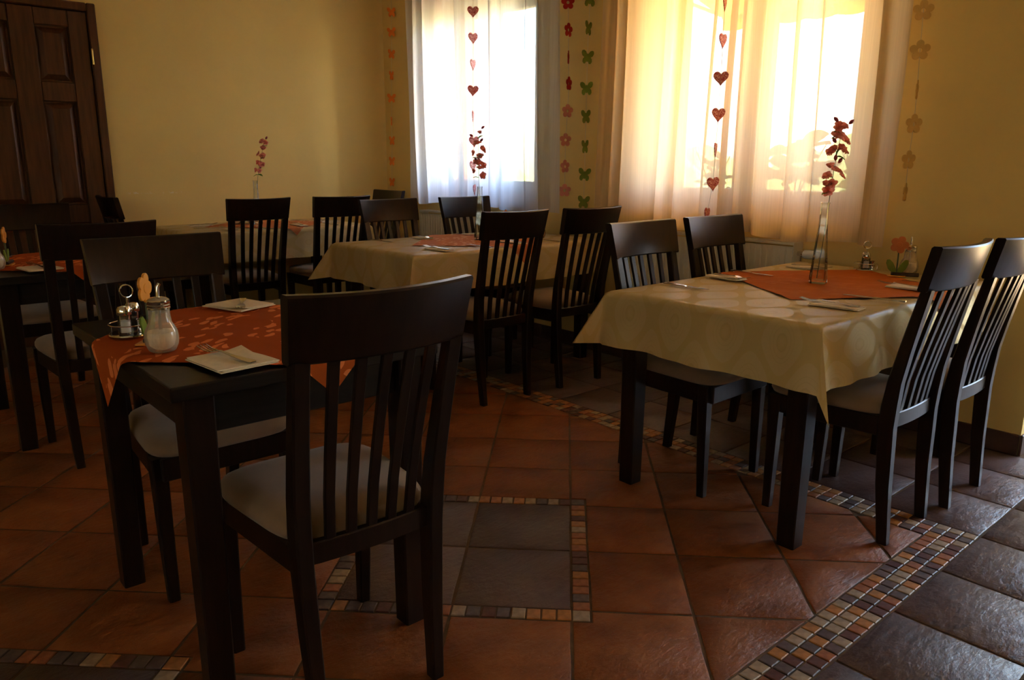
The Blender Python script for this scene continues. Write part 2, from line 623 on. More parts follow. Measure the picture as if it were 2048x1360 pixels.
def thing(name, label, cat, loc=(0, 0, 0), rz=0.0, group=None):
    o = bpy.data.objects.new(name, None)
    o.empty_display_size = 0.1
    C.objects.link(o)
    o.location = loc
    o.rotation_euler = (0, 0, rz)
    return tag(o, label, cat, group)

def struct(o):
    o['kind'] = 'structure'
    return o

CHILDREN = {}
def copy_tree(src, parent=None):
    c = src.copy()
    C.objects.link(c)
    c.parent = parent
    for ch in [x for x in bpy.data.objects if x.parent == src]:
        copy_tree(ch, c)
    return c

# ------------------------------------------------------------------ the room shell
XW, YL = 3.68, 5.87          # window wall, door wall
XO = 4.12                    # outer face of the window wall
YE = 0.914                   # where the window wall ends
ZC = 2.75
X0, Y0 = -4.4, -3.5
XE = 5.4                     # end wall of the entrance recess
YR = -1.3
W1 = (3.97, 5.19, 0.955, 2.36)   # y0, y1, z0, z1 of the openings
W2 = (1.71, 3.06, 0.955, 2.36)

b = MB()
b.box((X0 - 0.2, Y0 - 0.25, -0.20), (XO, YL + 0.2, -0.004))
b.box((XO, YR - 0.2, -0.20), (XE + 0.25, YE + 0.2, -0.004))
floor = struct(b.build('floor', 'grout'))

b = MB()
b.box((X0, Y0, ZC), (XO, YL, ZC + 0.2)).box((XO, YR, ZC), (XE, YE, ZC + 0.2))
struct(b.build('ceiling', 'ceiling_paint'))

def wall_with_openings(x0, x1, ya, yb, ops):
    b = MB()
    y = ya
    for (a, c, z0, z1) in sorted(ops):
        if a > y:
            b.box((x0, y, 0), (x1, a, ZC))
        if z0 > 0:
            b.box((x0, a, 0), (x1, c, z0))
        b.box((x0, a, z1), (x1, c, ZC))
        y = c
    b.box((x0, y, 0), (x1, yb, ZC))
    return b
# inner leaf carries the room paint, outer leaf the facade paint
struct(wall_with_openings(XW, 3.86, YE + 0.03, YL + 0.2, [W1, W2]).build('wall_right', 'wall_paint'))
struct(wall_with_openings(3.86, XO, YE + 0.03, YL + 0.2, [W1, W2]).build('wall_right_outer', 'facade'))
def scuffed_wall():
    m = MATS['wall_paint'].copy()
    MATS['scuffed_paint'] = m
    nt = m.node_tree
    p = [n for n in nt.nodes if n.type == 'BSDF_PRINCIPLED'][0]
    src = p.inputs['Base Color'].links[0].from_socket
    t = N(nt, 'ShaderNodeTexCoord')
    sp = N(nt, 'ShaderNodeSeparateXYZ')
    L(nt, t.outputs['Object'], sp.inputs[0])
    n = noise(nt, 42, 4, 0.7)
    dz = math_n(nt, 'ABSOLUTE', math_n(nt, 'SUBTRACT', sp.outputs[2], 0.985))
    band = math_n(nt, 'LESS_THAN', dz, 0.007)
    xr = math_n(nt, 'LESS_THAN', math_n(nt, 'ABSOLUTE', math_n(nt, 'SUBTRACT', sp.outputs[0], 1.76)), 0.20)
    msk = math_n(nt, 'MULTIPLY', math_n(nt, 'MULTIPLY', band, xr), math_n(nt, 'GREATER_THAN', n.outputs[0], 0.56))
    mx = N(nt, 'ShaderNodeMix', data_type='RGBA')
    L(nt, math_n(nt, 'MULTIPLY', msk, 0.45), mx.inputs['Factor'])
    L(nt, src, mx.inputs['A'])
    mx.inputs['B'].default_value = (0.9, 0.86, 0.75, 1)
    L(nt, mx.outputs['Result'], p.inputs['Base Color'])
scuffed_wall()
struct(MB().box((X0 - 0.2, YL, 0), (XW, YL + 0.2, ZC)).build('wall_left', 'scuffed_paint'))

FRONT_W = [(-4.1, -2.7)]  # openings added out of view to let in fill light
BACK_W = [(-2.8, -1.3, 0.95, 2.36), (-0.3, 1.2, 0.95, 2.36)]
fb = MB()
xx = X0 - 0.2
for (a, c) in FRONT_W:
    fb.box((xx, Y0 - 0.25, 0), (a, Y0, ZC)).box((a, Y0 - 0.25, 0), (c, Y0, 0.95)).box((a, Y0 - 0.25, 2.36), (c, Y0, ZC))
    xx = c
fb.box((xx, Y0 - 0.25, 0), (XO, Y0, ZC))
struct(fb.build('wall_front', 'wall_paint'))
struct(wall_with_openings(X0 - 0.25, X0, Y0, YL + 0.2, BACK_W).build('wall_back', 'wall_paint'))
struct(MB().box((XW, YE, 0), (XE, YE + 0.03, ZC)).box((XO, YE + 0.03, 0), (XE, YE + 0.2, ZC)).build('wall_recess_left', 'wall_paint'))
struct(MB().box((XO, YR - 0.2, 0), (XE, YR, ZC)).build('wall_recess_right', 'wall_paint'))
struct(MB().box((XW, Y0, 0), (XO, YR, ZC)).build('wall_right_near', 'wall_paint'))
DR = (-1.20, 0.70, 0.0, 2.30)
struct(wall_with_openings(XE, XE + 0.25, YR - 0.2, YE + 0.2, [DR]).build('wall_recess_end', 'wall_paint'))

# baseboards, tile by tile
def baseboard(name, p0, p1, nrm):
    p0, p1, nrm = Vector(p0), Vector(p1), Vector(nrm)
    root = bpy.data.objects.new(name, None)
    C.objects.link(root)
    struct(root)
    d = p1 - p0
    n = max(1, int(round(d.length / 0.335)))
    for k in range(n):
        a = p0 + d * ((k + 0.008) / n)
        c = p0 + d * ((k + 0.992) / n)
        q = [a, c, c + nrm * 0.011, a + nrm * 0.011]
        m = MB().prism([(v.x, v.y) for v in q], 0.0, 0.092 + random.uniform(-0.001, 0.001))
        m.build('baseboard_tile', 'baseboard_tile', root, bevel=0.0025)
baseboard('baseboard_right', (XW, YE, 0), (XW, YL, 0), (-1, 0, 0))
baseboard('baseboard_left', (1.475, YL, 0), (XW - 0.012, YL, 0), (0, -1, 0))
baseboard('baseboard_recess', (XW - 0.012, YE, 0), (XE, YE, 0), (0, -1, 0))

# ------------------------------------------------------------------ the tiled floor
PT = 0.3365
S2 = math.sqrt(0.5)
D1L = [2.775 + (k + 0.5) * PT for k in range(-14, 14)]
E0 = -0.041
def d2w(d1, d2):
    return ((d1 - d2) * S2, (d1 + d2) * S2)
BX_OUT, BY_OUT, BW = 2.745, 0.752, 0.128
BX_IN, BY_IN = BX_OUT - BW, BY_OUT + BW

def clip(poly, a, bb, c):
    """keep a*x + b*y <= c"""
    out = []
    n = len(poly)
    for i in range(n):
        p, q = poly[i], poly[(i + 1) % n]
        fp = a * p[0] + bb * p[1] - c
        fq = a * q[0] + bb * q[1] - c
        if fp <= 0:
            out.append(p)
        if fp * fq < 0:
            t = fp / (fp - fq)
            out.append((p[0] + (q[0] - p[0]) * t, p[1] + (q[1] - p[1]) * t))
    return out

def area(poly):
    return abs(sum(poly[i][0] * poly[(i + 1) % len(poly)][1] - poly[(i + 1) % len(poly)][0] * poly[i][1] for i in range(len(poly)))) / 2

def offset_in(poly, d):
    """shrink a convex or L-shaped ccw polygon"""
    n = len(poly)
    res = []
    for i in range(n):
        p0, p1, p2 = Vector(poly[i - 1]), Vector(poly[i]), Vector(poly[(i + 1) % n])
        e1, e2 = (p1 - p0).normalized(), (p2 - p1).normalized()
        n1, n2 = Vector((-e1.y, e1.x)), Vector((-e2.y, e2.x))
        k = 1 + n1.dot(n2)
        k = max(k, 0.25)
        o = (n1 + n2) * (d / k)
        res.append((p1.x + o.x, p1.y + o.y))
    return res

def dedupe(poly):
    out = []
    for p in poly:
        if not out or math.hypot(p[0] - out[-1][0], p[1] - out[-1][1]) > 1e-4:
            out.append(p)
    if len(out) > 1 and math.hypot(out[0][0] - out[-1][0], out[0][1] - out[-1][1]) < 1e-4:
        out.pop()
    return out

def ccw(poly):
    s = sum(poly[i][0] * poly[(i + 1) % len(poly)][1] - poly[(i + 1) % len(poly)][0] * poly[i][1] for i in range(len(poly)))
    return poly if s > 0 else list(reversed(poly))

def tile(name, poly, mat, gap=0.0045, wob=0.0016):
    poly = ccw(dedupe(poly))
    if len(poly) < 3 or area(poly) < 0.0006:
        return None
    base = offset_in(poly, gap)
    if area(base) < 0.0004:
        return None
    pts = []
    n = len(base)
    for i in range(n):
        p, q = base[i], base[(i + 1) % n]
        ln = math.hypot(q[0] - p[0], q[1] - p[1])
        k = max(1, int(ln / 0.07))
        for j in range(k):
            t = j / k
            w = 0 if j == 0 else random.uniform(-wob, wob)
            nx, ny = -(q[1] - p[1]) / max(ln, 1e-6), (q[0] - p[0]) / max(ln, 1e-6)
            pts.append((p[0] + (q[0] - p[0]) * t + nx * w, p[1] + (q[1] - p[1]) * t + ny * w))
    cx = sum(p[0] for p in pts) / len(pts)
    cy = sum(p[1] for p in pts) / len(pts)
    zt = random.uniform(-0.0007, 0.0)
    m = MB()
    def ring(z, sh):
        r = []
        for x, y in pts:
            dx, dy = cx - x, cy - y
            l = math.hypot(dx, dy)
            r.append(m.vert((x + dx / l * sh, y + dy / l * sh, z)))
        return r
    r0, r1, r2 = ring(-0.006, 0), ring(zt - 0.0022, 0), ring(zt, 0.004)
    k = len(pts)
    for a, c in ((r0, r1), (r1, r2)):
        for i in range(k):
            j = (i + 1) % k
            m.f.append((a[i], a[j], c[j], c[i]))
    m.f.append(tuple(r2))
    return m.build(name, mat, floor, smooth=True)

MED = [(1.9335, -0.041), (1.9335 - 3 * PT, -0.041 + 3 * PT)]   # lower D1, lower D2 corner of each 2x2 slate panel
MB_W = 0.052
tiles_o = 0
for k1 in range(-2, 22):
    for k2 in range(-14, 16):
        a1 = 1.9335 + (k1 - 6) * PT
        a2 = E0 + (k2 - 6) * PT
        q = [(a1, a2), (a1 + PT, a2), (a1 + PT, a2 + PT), (a1, a2 + PT)]
        mat = 'terracotta'
        for (m1, m2) in MED:
            u1 = (a1 - m1) / PT
            u2 = (a2 - m2) / PT
            i1, i2 = round(u1), round(u2)
            if 0 <= i1 <= 1 and 0 <= i2 <= 1:
                mat = 'slate_tile'
            elif i1 in (-1, 2) and 0 <= i2 <= 1:
                q = clip(q, 1, 0, m1 - MB_W) if i1 == -1 else clip(q, -1, 0, -(m1 + 2 * PT + MB_W))
            elif i2 in (-1, 2) and 0 <= i1 <= 1:
                q = clip(q, 0, 1, m2 - MB_W) if i2 == -1 else clip(q, 0, -1, -(m2 + 2 * PT + MB_W))
            elif i1 in (-1, 2) and i2 in (-1, 2):
                cx1 = m1 if i1 == -1 else m1 + 2 * PT
                cx2 = m2 if i2 == -1 else m2 + 2 * PT
                s1 = -MB_W if i1 == -1 else MB_W
                s2 = -MB_W if i2 == -1 else MB_W
                nq = []
                for idx, p in enumerate(q):
                    if abs(p[0] - cx1) < 1e-6 and abs(p[1] - cx2) < 1e-6:
                        prv = q[idx - 1]
                        A = (cx1 + s1, cx2)
                        B = (cx1 + s1, cx2 + s2)
                        Cc = (cx1, cx2 + s2)
                        nq += [A, B, Cc] if abs(prv[1] - cx2) < 1e-6 else [Cc, B, A]
                    else:
                        nq.append(p)
                q = nq
        w = [d2w(*p) for p in q]
        if len(w) < 3:
            continue
        if len(q) == 6:   # L-shaped corner pieces are never near the borders
            pw = w
        else:
            pw = clip(w, 1, 0, BX_IN)
            pw = clip(pw, 0, -1, -BY_IN)
            pw = clip(pw, -1, 0, 1.0)
            pw = clip(pw, 0, 1, YL - 0.012) if len(pw) > 2 else pw
        if len(pw) < 3 or area(pw) < 0.0015:
            continue
        cx = sum(p[0] for p in pw) / len(pw)
        cy = sum(p[1] for p in pw) / len(pw)
        pr = project((cx, cy, 0))
        if pr is None or pr[0] < -700 or pr[0] > 2700 or pr[1] > 2100:
            continue
        if tile('terracotta_tile' if mat == 'terracotta' else 'slate_floor_tile', pw, mat):
            tiles_o += 1

# straight-laid slate tiles outside the border
PS = 0.3345
for ix in range(-6, 12):
    for iy in range(-6, 18):
        xa = BX_OUT + (ix) * PS
        ya = BY_OUT + (iy) * PS
        outside_y = iy < 0
        outside_x = ix >= 0
        if not (outside_y or outside_x):
            continue
        q = [(xa, ya), (xa + PS, ya), (xa + PS, ya + PS), (xa, ya + PS)]
        xm = xa + PS / 2
        ym = ya + PS / 2
        if ya + PS > YE + 0.01 or True:
            if ym > YE - 0.02 and xm > XW - 0.05 and xa > XW - 0.02:
                continue
        if ya + PS > YE and xa < XW:
            q = clip(q, 1, 0, XW - 0.012)
        elif xa + PS > XW and ya + PS > YE:
            q = clip(q, 0, 1, YE - 0.012)
        q = clip(q, 1, 0, XE - 0.005) if len(q) > 2 else q
        q = clip(q, 0, 1, YL - 0.012) if len(q) > 2 else q
        if len(q) < 3 or area(q) < 0.003:
            continue
        pr = project((sum(p[0] for p in q) / len(q), sum(p[1] for p in q) / len(q), 0))
        if pr is None or pr[0] < -300 or pr[0] > 3600 or pr[1] > 2600:
            continue
        tile('slate_floor_tile', q, 'slate_tile')

# mosaic borders
MOS = ['mosaic_ochre', 'mosaic_ochre', 'mosaic_rust', 'mosaic_sand', 'mosaic_sand', 'mosaic_maroon', 'mosaic_slate', 'mosaic_slate']
mos_list = []     # (cx, cy, ux, uy, w, h, mat)
def mosaic_cell(cx, cy, ang, w, h):
    mos_list.append((cx, cy, ang, w, h, random.choice(MOS)))
mw = BW / 3
x = BX_OUT - mw / 2
while x > 0.35:
    for r in range(3):
        mosaic_cell(x, BY_OUT + (r + 0.5) * mw, 0, mw, mw)
    x -= mw
y = BY_OUT + BW + mw / 2
while y < YL - 0.03:
    for r in range(3):
        mosaic_cell(BX_OUT - (r + 0.5) * mw, y, 0, mw, mw)
    y += mw
for (m1, m2) in MED:
    n = 16
    st = (2 * PT) / n
    for k in range(n):
        for (c1, c2, w, h) in ((m1 + (k + .5) * st, m2 - MB_W / 2, st, MB_W), (m1 + (k + .5) * st, m2 + 2 * PT + MB_W / 2, st, MB_W),
                               (m1 - MB_W / 2, m2 + (k + .5) * st, MB_W, st), (m1 + 2 * PT + MB_W / 2, m2 + (k + .5) * st, MB_W, st)):
            xx, yy = d2w(c1, c2)
            mosaic_cell(xx, yy, PI / 4, w, h)
    for c1 in (m1 - MB_W / 2, m1 + 2 * PT + MB_W / 2):
        for c2 in (m2 - MB_W / 2, m2 + 2 * PT + MB_W / 2):
            xx, yy = d2w(c1, c2)
            mosaic_cell(xx, yy, PI / 4, MB_W, MB_W)
def shows(e):
    p = project((e[0], e[1], 0))
    if p is None or not (-40 < p[0] < 2088 and -40 < p[1] < 1400):
        return 1e9
    return math.hypot(e[0], e[1])
mos_list.sort(key=shows)
cell_mesh = {}
stuff = {}
for idx, (cx, cy, ang, w, h, mat) in enumerate(mos_list):
    g = 0.0022
    hw, hh = w / 2 - g, h / 2 - g
    if idx < 300:
        key = (round(w, 4), round(h, 4), mat)
        if key not in cell_mesh:
            m = MB()
            rr = []
            for z, i in ((-0.006, 0), (-0.0015, 0), (0.0002, 0.0022)):
                rr.append([m.vert((sx * (hw - i), sy * (hh - i), z)) for sx, sy in ((-1, -1), (1, -1), (1, 1), (-1, 1))])
            for a, c in zip(rr, rr[1:]):
                for i in range(4):
                    m.f.append((a[i], a[(i + 1) % 4], c[(i + 1) % 4], c[i]))
            m.f.append(tuple(rr[-1]))
            cell_mesh[key] = m.mesh('mosaic_tile', mat)
        o = place('mosaic_tile', cell_mesh[key], floor)
        o.location = (cx + random.uniform(-.0008, .0008), cy + random.uniform(-.0008, .0008), random.uniform(-0.0008, 0.0006))
        o.rotation_euler = (random.uniform(-.012, .012), random.uniform(-.012, .012), ang + random.uniform(-.02, .02))
    else:
        Mx = Matrix.Translation((cx, cy, random.uniform(-0.0008, 0.0004))) @ Matrix.Rotation(ang, 4, 'Z')
        stuff.setdefault(mat, MB()).box((-hw, -hh, -0.006), (hw, hh, 0), Mx)
for mat, m in stuff.items():
    o = m.build('mosaic_tiles', mat, floor)
    o['kind'] = 'stuff'

# ------------------------------------------------------------------ windows
def window(idx, op, handle=True):
    y0, y1, z0, z1 = op
    root = bpy.data.objects.new('window_%d' % idx, None)
    C.objects.link(root)
    struct(root)
    xa, xb = 3.785, 3.85
    f = 0.055
    m = MB()
    m.box((xa, y0, z0), (xb, y0 + f, z1)).box((xa, y1 - f, z0), (xb, y1, z1))
    m.box((xa, y0 + f, z0), (xb, y1 - f, z0 + f)).box((xa, y0 + f, z1 - f), (xb, y1 - f, z1))
    ym = (y0 + y1) / 2
    m.box((xa, ym - 0.03, z0 + f), (xb, ym + 0.03, z1 - f))
    m.build('frame', 'white_lacquer', root, bevel=0.004)
    for a, c in ((y0 + f, ym - 0.03), (ym + 0.03, y1 - f)):
        s = 0.075
        m = MB()
        zz0, zz1 = z0 + f - 0.01, z1 - f + 0.01
        a2, c2 = a - 0.012, c + 0.012
        xs0, xs1 = 3.765, 3.83
        m.box((xs0, a2, zz0), (xs1, a2 + s, zz1)).box((xs0, c2 - s, zz0), (xs1, c2, zz1))
        m.box((xs0, a2 + s, zz0), (xs1, c2 - s, zz0 + s)).box((xs0, a2 + s, zz1 - s), (xs1, c2 - s, zz1))
        sash = m.build('sash', 'white_lacquer', root, bevel=0.006)
        MB().box((3.80, a2 + s - 0.004, zz0 + s - 0.004), (3.804, c2 - s + 0.004, zz1 - s + 0.004)).build('pane', 'window_glass', sash)
    m = MB()
    m.box((3.752, ym + 0.004, 1.56), (3.765, ym + 0.032, 1.66))
    m.box((3.735, ym + 0.010, 1.49), (3.750, ym + 0.026, 1.625))
    m.build('window_handle', 'white_lacquer', root, bevel=0.003)
    m = MB()
    m.box((XW - 0.075, y0 - 0.06, z0 - 0.028), (3.79, y1 + 0.06, z0))
    m.build('window_sill', 'white_lacquer', root, bevel=0.006)
    MB().box((3.85, y0, z0 - 0.03), (XO + 0.04, y1, z0 - 0.002)).build('outer_sill', 'white_lacquer', root, bevel=0.004)
    portal('daylight_window_%d' % idx, (3.84, ym, (z0 + z1) / 2), z1 - z0, y1 - y0, (0, rad(90), 0))
window(1, W1)
window(2, W2)

# windows added unseen behind the camera for warm fill light: local x runs along the wall, local +y points outdoors
def fill_window(idx, w, loc, rz):
    root = bpy.data.objects.new('window_%d' % idx, None)
    C.objects.link(root)
    struct(root)
    root.location = loc
    root.rotation_euler = (0, 0, rz)
    z0, z1, f = 0.95, 2.36, 0.07
    h = w / 2
    m = MB()
    m.box((-h, 0.09, z0), (-h + f, 0.16, z1)).box((h - f, 0.09, z0), (h, 0.16, z1)).box((-f, 0.09, z0 + f), (f, 0.16, z1 - f))
    m.box((-h + f, 0.09, z0), (h - f, 0.16, z0 + f)).box((-h + f, 0.09, z1 - f), (h - f, 0.16, z1))
    m.build('frame', 'white_lacquer', root, bevel=0.004)
    for p, q in ((-h + f, -f), (f, h - f)):
        MB().box((p, 0.123, z0 + f), (q, 0.127, z1 - f)).build('pane', 'window_glass', root)
    MB().box((-h - 0.05, -0.06, z0 - 0.028), (h + 0.05, 0.09, z0)).build('window_sill', 'white_lacquer', root, bevel=0.005)
    po = portal('daylight_window_%d' % idx, (0, 0, 0), w, z1 - z0, (0, 0, 0))
    M = Matrix.Translation(loc) @ Matrix.Rotation(rz, 4, 'Z')
    po.matrix_world = M @ Matrix.Translation((0, 0.17, (z0 + z1) / 2)) @ Matrix.Rotation(rad(-90), 4, 'X')
    def fn(u, v):
        t = u * 7 + 0.3 * math.sin(u * 9 + idx)
        return M @ Vector((-h - 0.12 + (w + 0.24) * u, -0.12 + 0.03 * math.sin(2 * PI * t), 0.86 + 1.76 * v))
    o = MB().grid(90, 6, fn).build('fill_curtain', 'fill_voile', None, smooth='all')
    return tag(o, ('first', 'second', 'third', 'fourth')[idx - 3] + ' amber curtain added for warm fill light, unseen behind the camera', 'curtain')
for k, w in enumerate(FRONT_W):
    fill_window(3 + k, w[1] - w[0], (sum(w) / 2, Y0, 0), PI)
for k, w in enumerate(BACK_W):
    fill_window(3 + len(FRONT_W) + k, w[1] - w[0], (X0, (w[0] + w[1]) / 2, 0), PI / 2)

# glazed entrance door in the recess (to the right of the picture)
root = bpy.data.objects.new('door_2', None)
C.objects.link(root)
struct(root)
y0, y1, z0, z1 = DR
m = MB()
m.box((XE + 0.08, y0, 0), (XE + 0.16, y0 + 0.06, z1)).box((XE + 0.08, y1 - 0.06, 0), (XE + 0.16, y1, z1)).box((XE + 0.08, y0 + .06, z1 - 0.06), (XE + 0.16, y1 - .06, z1))
m.build('door_frame', 'white_lacquer', root, bevel=0.004)
ym = (y0 + y1) / 2
for a, c in ((y0 + 0.06, ym - 0.002), (ym + 0.002, y1 - 0.06)):
    m = MB()
    s = 0.09
    m.box((XE + 0.09, a, 0.005), (XE + 0.15, a + s, z1 - 0.065)).box((XE + 0.09, c - s, 0.005), (XE + 0.15, c, z1 - 0.065))
    m.box((XE + 0.09, a + s, 0.005), (XE + 0.15, c - s, 0.17)).box((XE + 0.09, a + s, z1 - 0.155), (XE + 0.15, c - s, z1 - 0.065))
    lf = m.build('door_leaf', 'white_lacquer', root, bevel=0.005)
    MB().box((XE + 0.118, a + s - .004, 0.166), (XE + 0.122, c - s + .004, z1 - 0.151)).build('pane', 'window_glass', lf)
portal('daylight_door', (XE + 0.17, ym, z1 / 2), z1, y1 - y0, (0, rad(90), 0))

# ------------------------------------------------------------------ panelled wooden door in the left wall
droot = bpy.data.objects.new('door_1', None)
C.objects.link(droot)
struct(droot)
DX0, DX1, DZ = 0.51, 1.42, 2.14
m = MB()
m.box((DX1, YL - 0.075, 0), (DX1 + 0.052, YL - 0.001, DZ + 0.052))
m.box((DX0 - 0.052, YL - 0.075, 0), (DX0, YL - 0.001, DZ + 0.052))
m.box((DX0, YL - 0.075, DZ), (DX1, YL - 0.001, DZ + 0.052))
m.build('door_frame', 'door_wood', droot, bevel=0.006)
rows = [(0.16, 0.80), (0.92, 1.575), (1.695, 2.035)]
cols = [(0.635, 0.985), (1.115, 1.30)]
cols = [(0.63, 0.905), (1.03, 1.30)]
cols = [(0.64, 0.975), (1.115, 1.305)]
leafm = MB()
ya, yb = YL - 0.060, YL - 0.004
xs = [DX0 + 0.003, cols[0][0], cols[0][1], cols[1][0], cols[1][1], DX1 - 0.003]
leafm.box((xs[0], ya, 0.008), (xs[1], yb, DZ - 0.003)).box((xs[2], ya, 0.008), (xs[3], yb, DZ - 0.003)).box((xs[4], ya, 0.008), (xs[5], yb, DZ - 0.003))
zs = [0.008] + [v for r in rows for v in r] + [DZ - 0.003]
for a, c in ((xs[1], xs[2]), (xs[3], xs[4])):
    for k in range(0, len(zs), 2):
        leafm.box((a, ya, zs[k]), (c, yb, zs[k + 1]))
leaf = leafm.build('door_leaf', 'door_wood', droot, bevel=0.005)
for (a, c) in cols:
    for (za, zb) in rows:
        m = MB()
        rr = []
        for (i, y) in ((0.0, YL - 0.030), (0.012, YL - 0.030), (0.045, YL - 0.052), (0.05, YL - 0.052)):
            rr.append([m.vert(p) for p in ((a + i, y, za + i), (c - i, y, za + i), (c - i, y, zb - i), (a + i, y, zb - i))])
        for u, v in zip(rr, rr[1:]):
            for i in range(4):
                m.f.append((u[i], u[(i + 1) % 4], v[(i + 1) % 4], v[i]))
        m.f.append(tuple(rr[-1]))
        m.build('door_panel', 'door_wood', leaf)
for z in (1.86, 0.35):
    h = MB().tube([(DX1 + 0.004, YL - 0.083, z - 0.045), (DX1 + 0.004, YL - 0.083, z + 0.045)], 0.007, 10)
    h.lathe([(0.009, z + .045), (0.005, z + .055)], 10, (DX1 + 0.004, YL - 0.083, 0)).lathe([(0.005, z - .055), (0.009, z - .045)], 10, (DX1 + 0.004, YL - 0.083, 0))
    h.build('hinge', 'brass', droot, smooth=True)
m = MB()
m.box((0.545, YL - 0.068, 0.98), (0.58, YL - 0.060, 1.16))
m.tube([(0.5625, YL - 0.066, 1.09), (0.5625, YL - 0.115, 1.09), (0.60, YL - 0.118, 1.092), (0.67, YL - 0.116, 1.09)], 0.008, 8)
m.build('door_handle', 'brass', droot, smooth=True)

# ------------------------------------------------------------------ radiators
def radiator(label, ya, yb, valve):
    zb, zt = 0.20, 0.83
    x0, x1 = 3.565, 3.655
    root = thing('radiator', label, 'radiator', ((x0 + x1) / 2, (ya + yb) / 2, 0))
    ox, oy = -(x0 + x1) / 2, -(ya + yb) / 2
    def P(x, y, z):
        return (x + ox, y + oy, z)
    n = int((yb - ya) / 0.0333)
    st = (yb - ya) / n
    # front panel with pressed vertical flutes
    m = MB()
    prof = []
    for k in range(n):
        y = ya + k * st
        prof += [(x0 + 0.006, y), (x0 + 0.006, y + st * 0.18), (x0, y + st * 0.30), (x0, y + st * 0.88), (x0 + 0.006, y + st)]
    lo = [m.vert(P(px, py, zb + 0.02)) for px, py in prof]
    hi = [m.vert(P(px, py, zt - 0.05)) for px, py in prof]
    lo2 = [m.vert(P(x0 + 0.001, py, zb)) for px, py in prof]
    hi2 = [m.vert(P(x0 + 0.001, py, zt - 0.02)) for px, py in prof]
    for r0, r1 in ((lo2, lo), (lo, hi), (hi, hi2)):
        for i in range(len(prof) - 1):
            m.f.append((r0[i], r0[i + 1], r1[i + 1], r1[i]))
    m.build('front_panel', 'radiator_enamel', root)
    m = MB().box(P(x0 + 0.012, ya + 0.01, zb), P(x0 + 0.02, yb - 0.01, zt - 0.03))
    m.box(P(x1 - 0.012, ya + 0.01, zb), P(x1, yb - 0.01, zt - 0.03))
    m.build('rear_panel', 'radiator_enamel', root)
    for yy in (ya - 0.004, yb):
        MB().box(P(x0 - 0.001, yy, zb), P(x1, yy + 0.004, zt)).build('side_cover', 'radiator_enamel', root, bevel=0.001)
    m = MB()
    m.box(P(x0 - 0.001, ya, zt - 0.012), P(x0 + 0.012, yb, zt)).box(P(x1 - 0.012, ya, zt - 0.012), P(x1, yb, zt))
    k = int((yb - ya) / 0.045)
    for i in range(k):
        y = ya + (i + 0.5) * (yb - ya) / k
        m.box(P(x0 + 0.012, y - 0.005, zt - 0.010), P(x1 - 0.012, y + 0.005, zt - 0.002))
    m.build('top_grille', 'radiator_enamel', root)
    m = MB()
    for y in (ya + 0.15, yb - 0.15):
        m.box(P(x1 - 0.002, y - 0.02, 0.3), P(XW - 0.001, y + 0.02, 0.75))
    m.build('bracket', 'radiator_enamel', root)
    if valve:
        yv = ya
        m = MB().tube([P(3.61, yv - 0.004, 0.775), P(3.61, yv - 0.032, 0.775)], 0.012, 12)
        m.tube([P(3.61, yv - 0.022, 0.775), P(3.61, yv - 0.022, 0.72), P(3.61, yv - 0.022, 0.004)], 0.008, 10)
        m.build('valve_pipe', 'chrome', root, smooth=True)
        pr = [(0.012, 0), (0.021, 0.006), (0.023, 0.03), (0.022, 0.055), (0.018, 0.075), (0.012, 0.079)]
        m = MB()
        rings = [(r, z) for r, z in pr]
        m.lathe(rings, 20)
        o = m.build('thermostat_head', 'valve_plastic', root, smooth=True)
        o.location = P(3.61, yv - 0.032, 0.775)
        o.rotation_euler = (rad(90), 0, 0)
radiator('cream ribbed radiator with thermostat head under the warm right window', 1.967, 3.05, True)
radiator('cream ribbed radiator under the bluish window near the corner', 3.95, 5.22, False)

# ------------------------------------------------------------------ sheer curtains
def curtain(label, ya, yb, ztop, zl, zr, x, seed, nf, spread=(0, 0), mat='sky_tint_voile'):
    rnd = random.Random(seed)
    ph = [rnd.uniform(0, 6.28) for _ in range(8)]
    def fn(u, v):
        # v: 0 bottom, 1 top ; u 0 at ya (right in the picture) .. 1 at yb
        y = ya - spread[0] * (1 - v) + (yb + spread[1] * (1 - v) - ya + spread[0] * (1 - v)) * u
        zb = zr + (zl - zr) * u + 0.012 * math.sin(u * 19 + ph[6])
        z = zb + (ztop - zb) * v
        t = u * nf
        w = t + 0.35 * math.sin(t * 0.9 + ph[0]) + 0.22 * math.sin(t * 2.3 + ph[1]) + 0.10 * math.sin(v * 3 + t * 0.7 + ph[2])
        a = 0.020 + 0.010 * math.sin(t * 0.55 + ph[3]) + 0.008 * (1 - v)
        s = math.sin(2 * PI * w)
        s = math.copysign(abs(s) ** 0.75, s)
        d = a * s + 0.006 * math.sin(2 * PI * w * 2.3 + ph[4])
        fold = 0.016 + 0.022 * (0.5 + 0.5 * math.sin(t * 1.9 + ph[7]))
        y += fold * math.sin(2 * PI * w * 1.0 + 1.9) * (0.75 + 0.25 * v) + 0.01 * math.sin(v * 4 + t * 0.6 + ph[5]) * (1 - v)
        return (x + d, y, z)
    nu, nv = nf * 26, 18
    m = MB().grid(nu, nv, fn)
    o = m.build('sheer_curtain', mat, None, smooth='all')
    return tag(o, label, 'curtain')
curtain('white sheer curtain, sky blue put into its colour, over the window nearest the corner', 3.655, 5.335, 2.62, 0.895, 0.885, 3.545, 3, 11, (0.03, -0.02))
curtain('white sheer curtain, warm light put into its colour, over the right window above the radiator', 1.545, 3.235, 2.62, 0.865, 0.845, 3.545, 8, 12, (0.0, 0.05), 'warm_tint_voile')
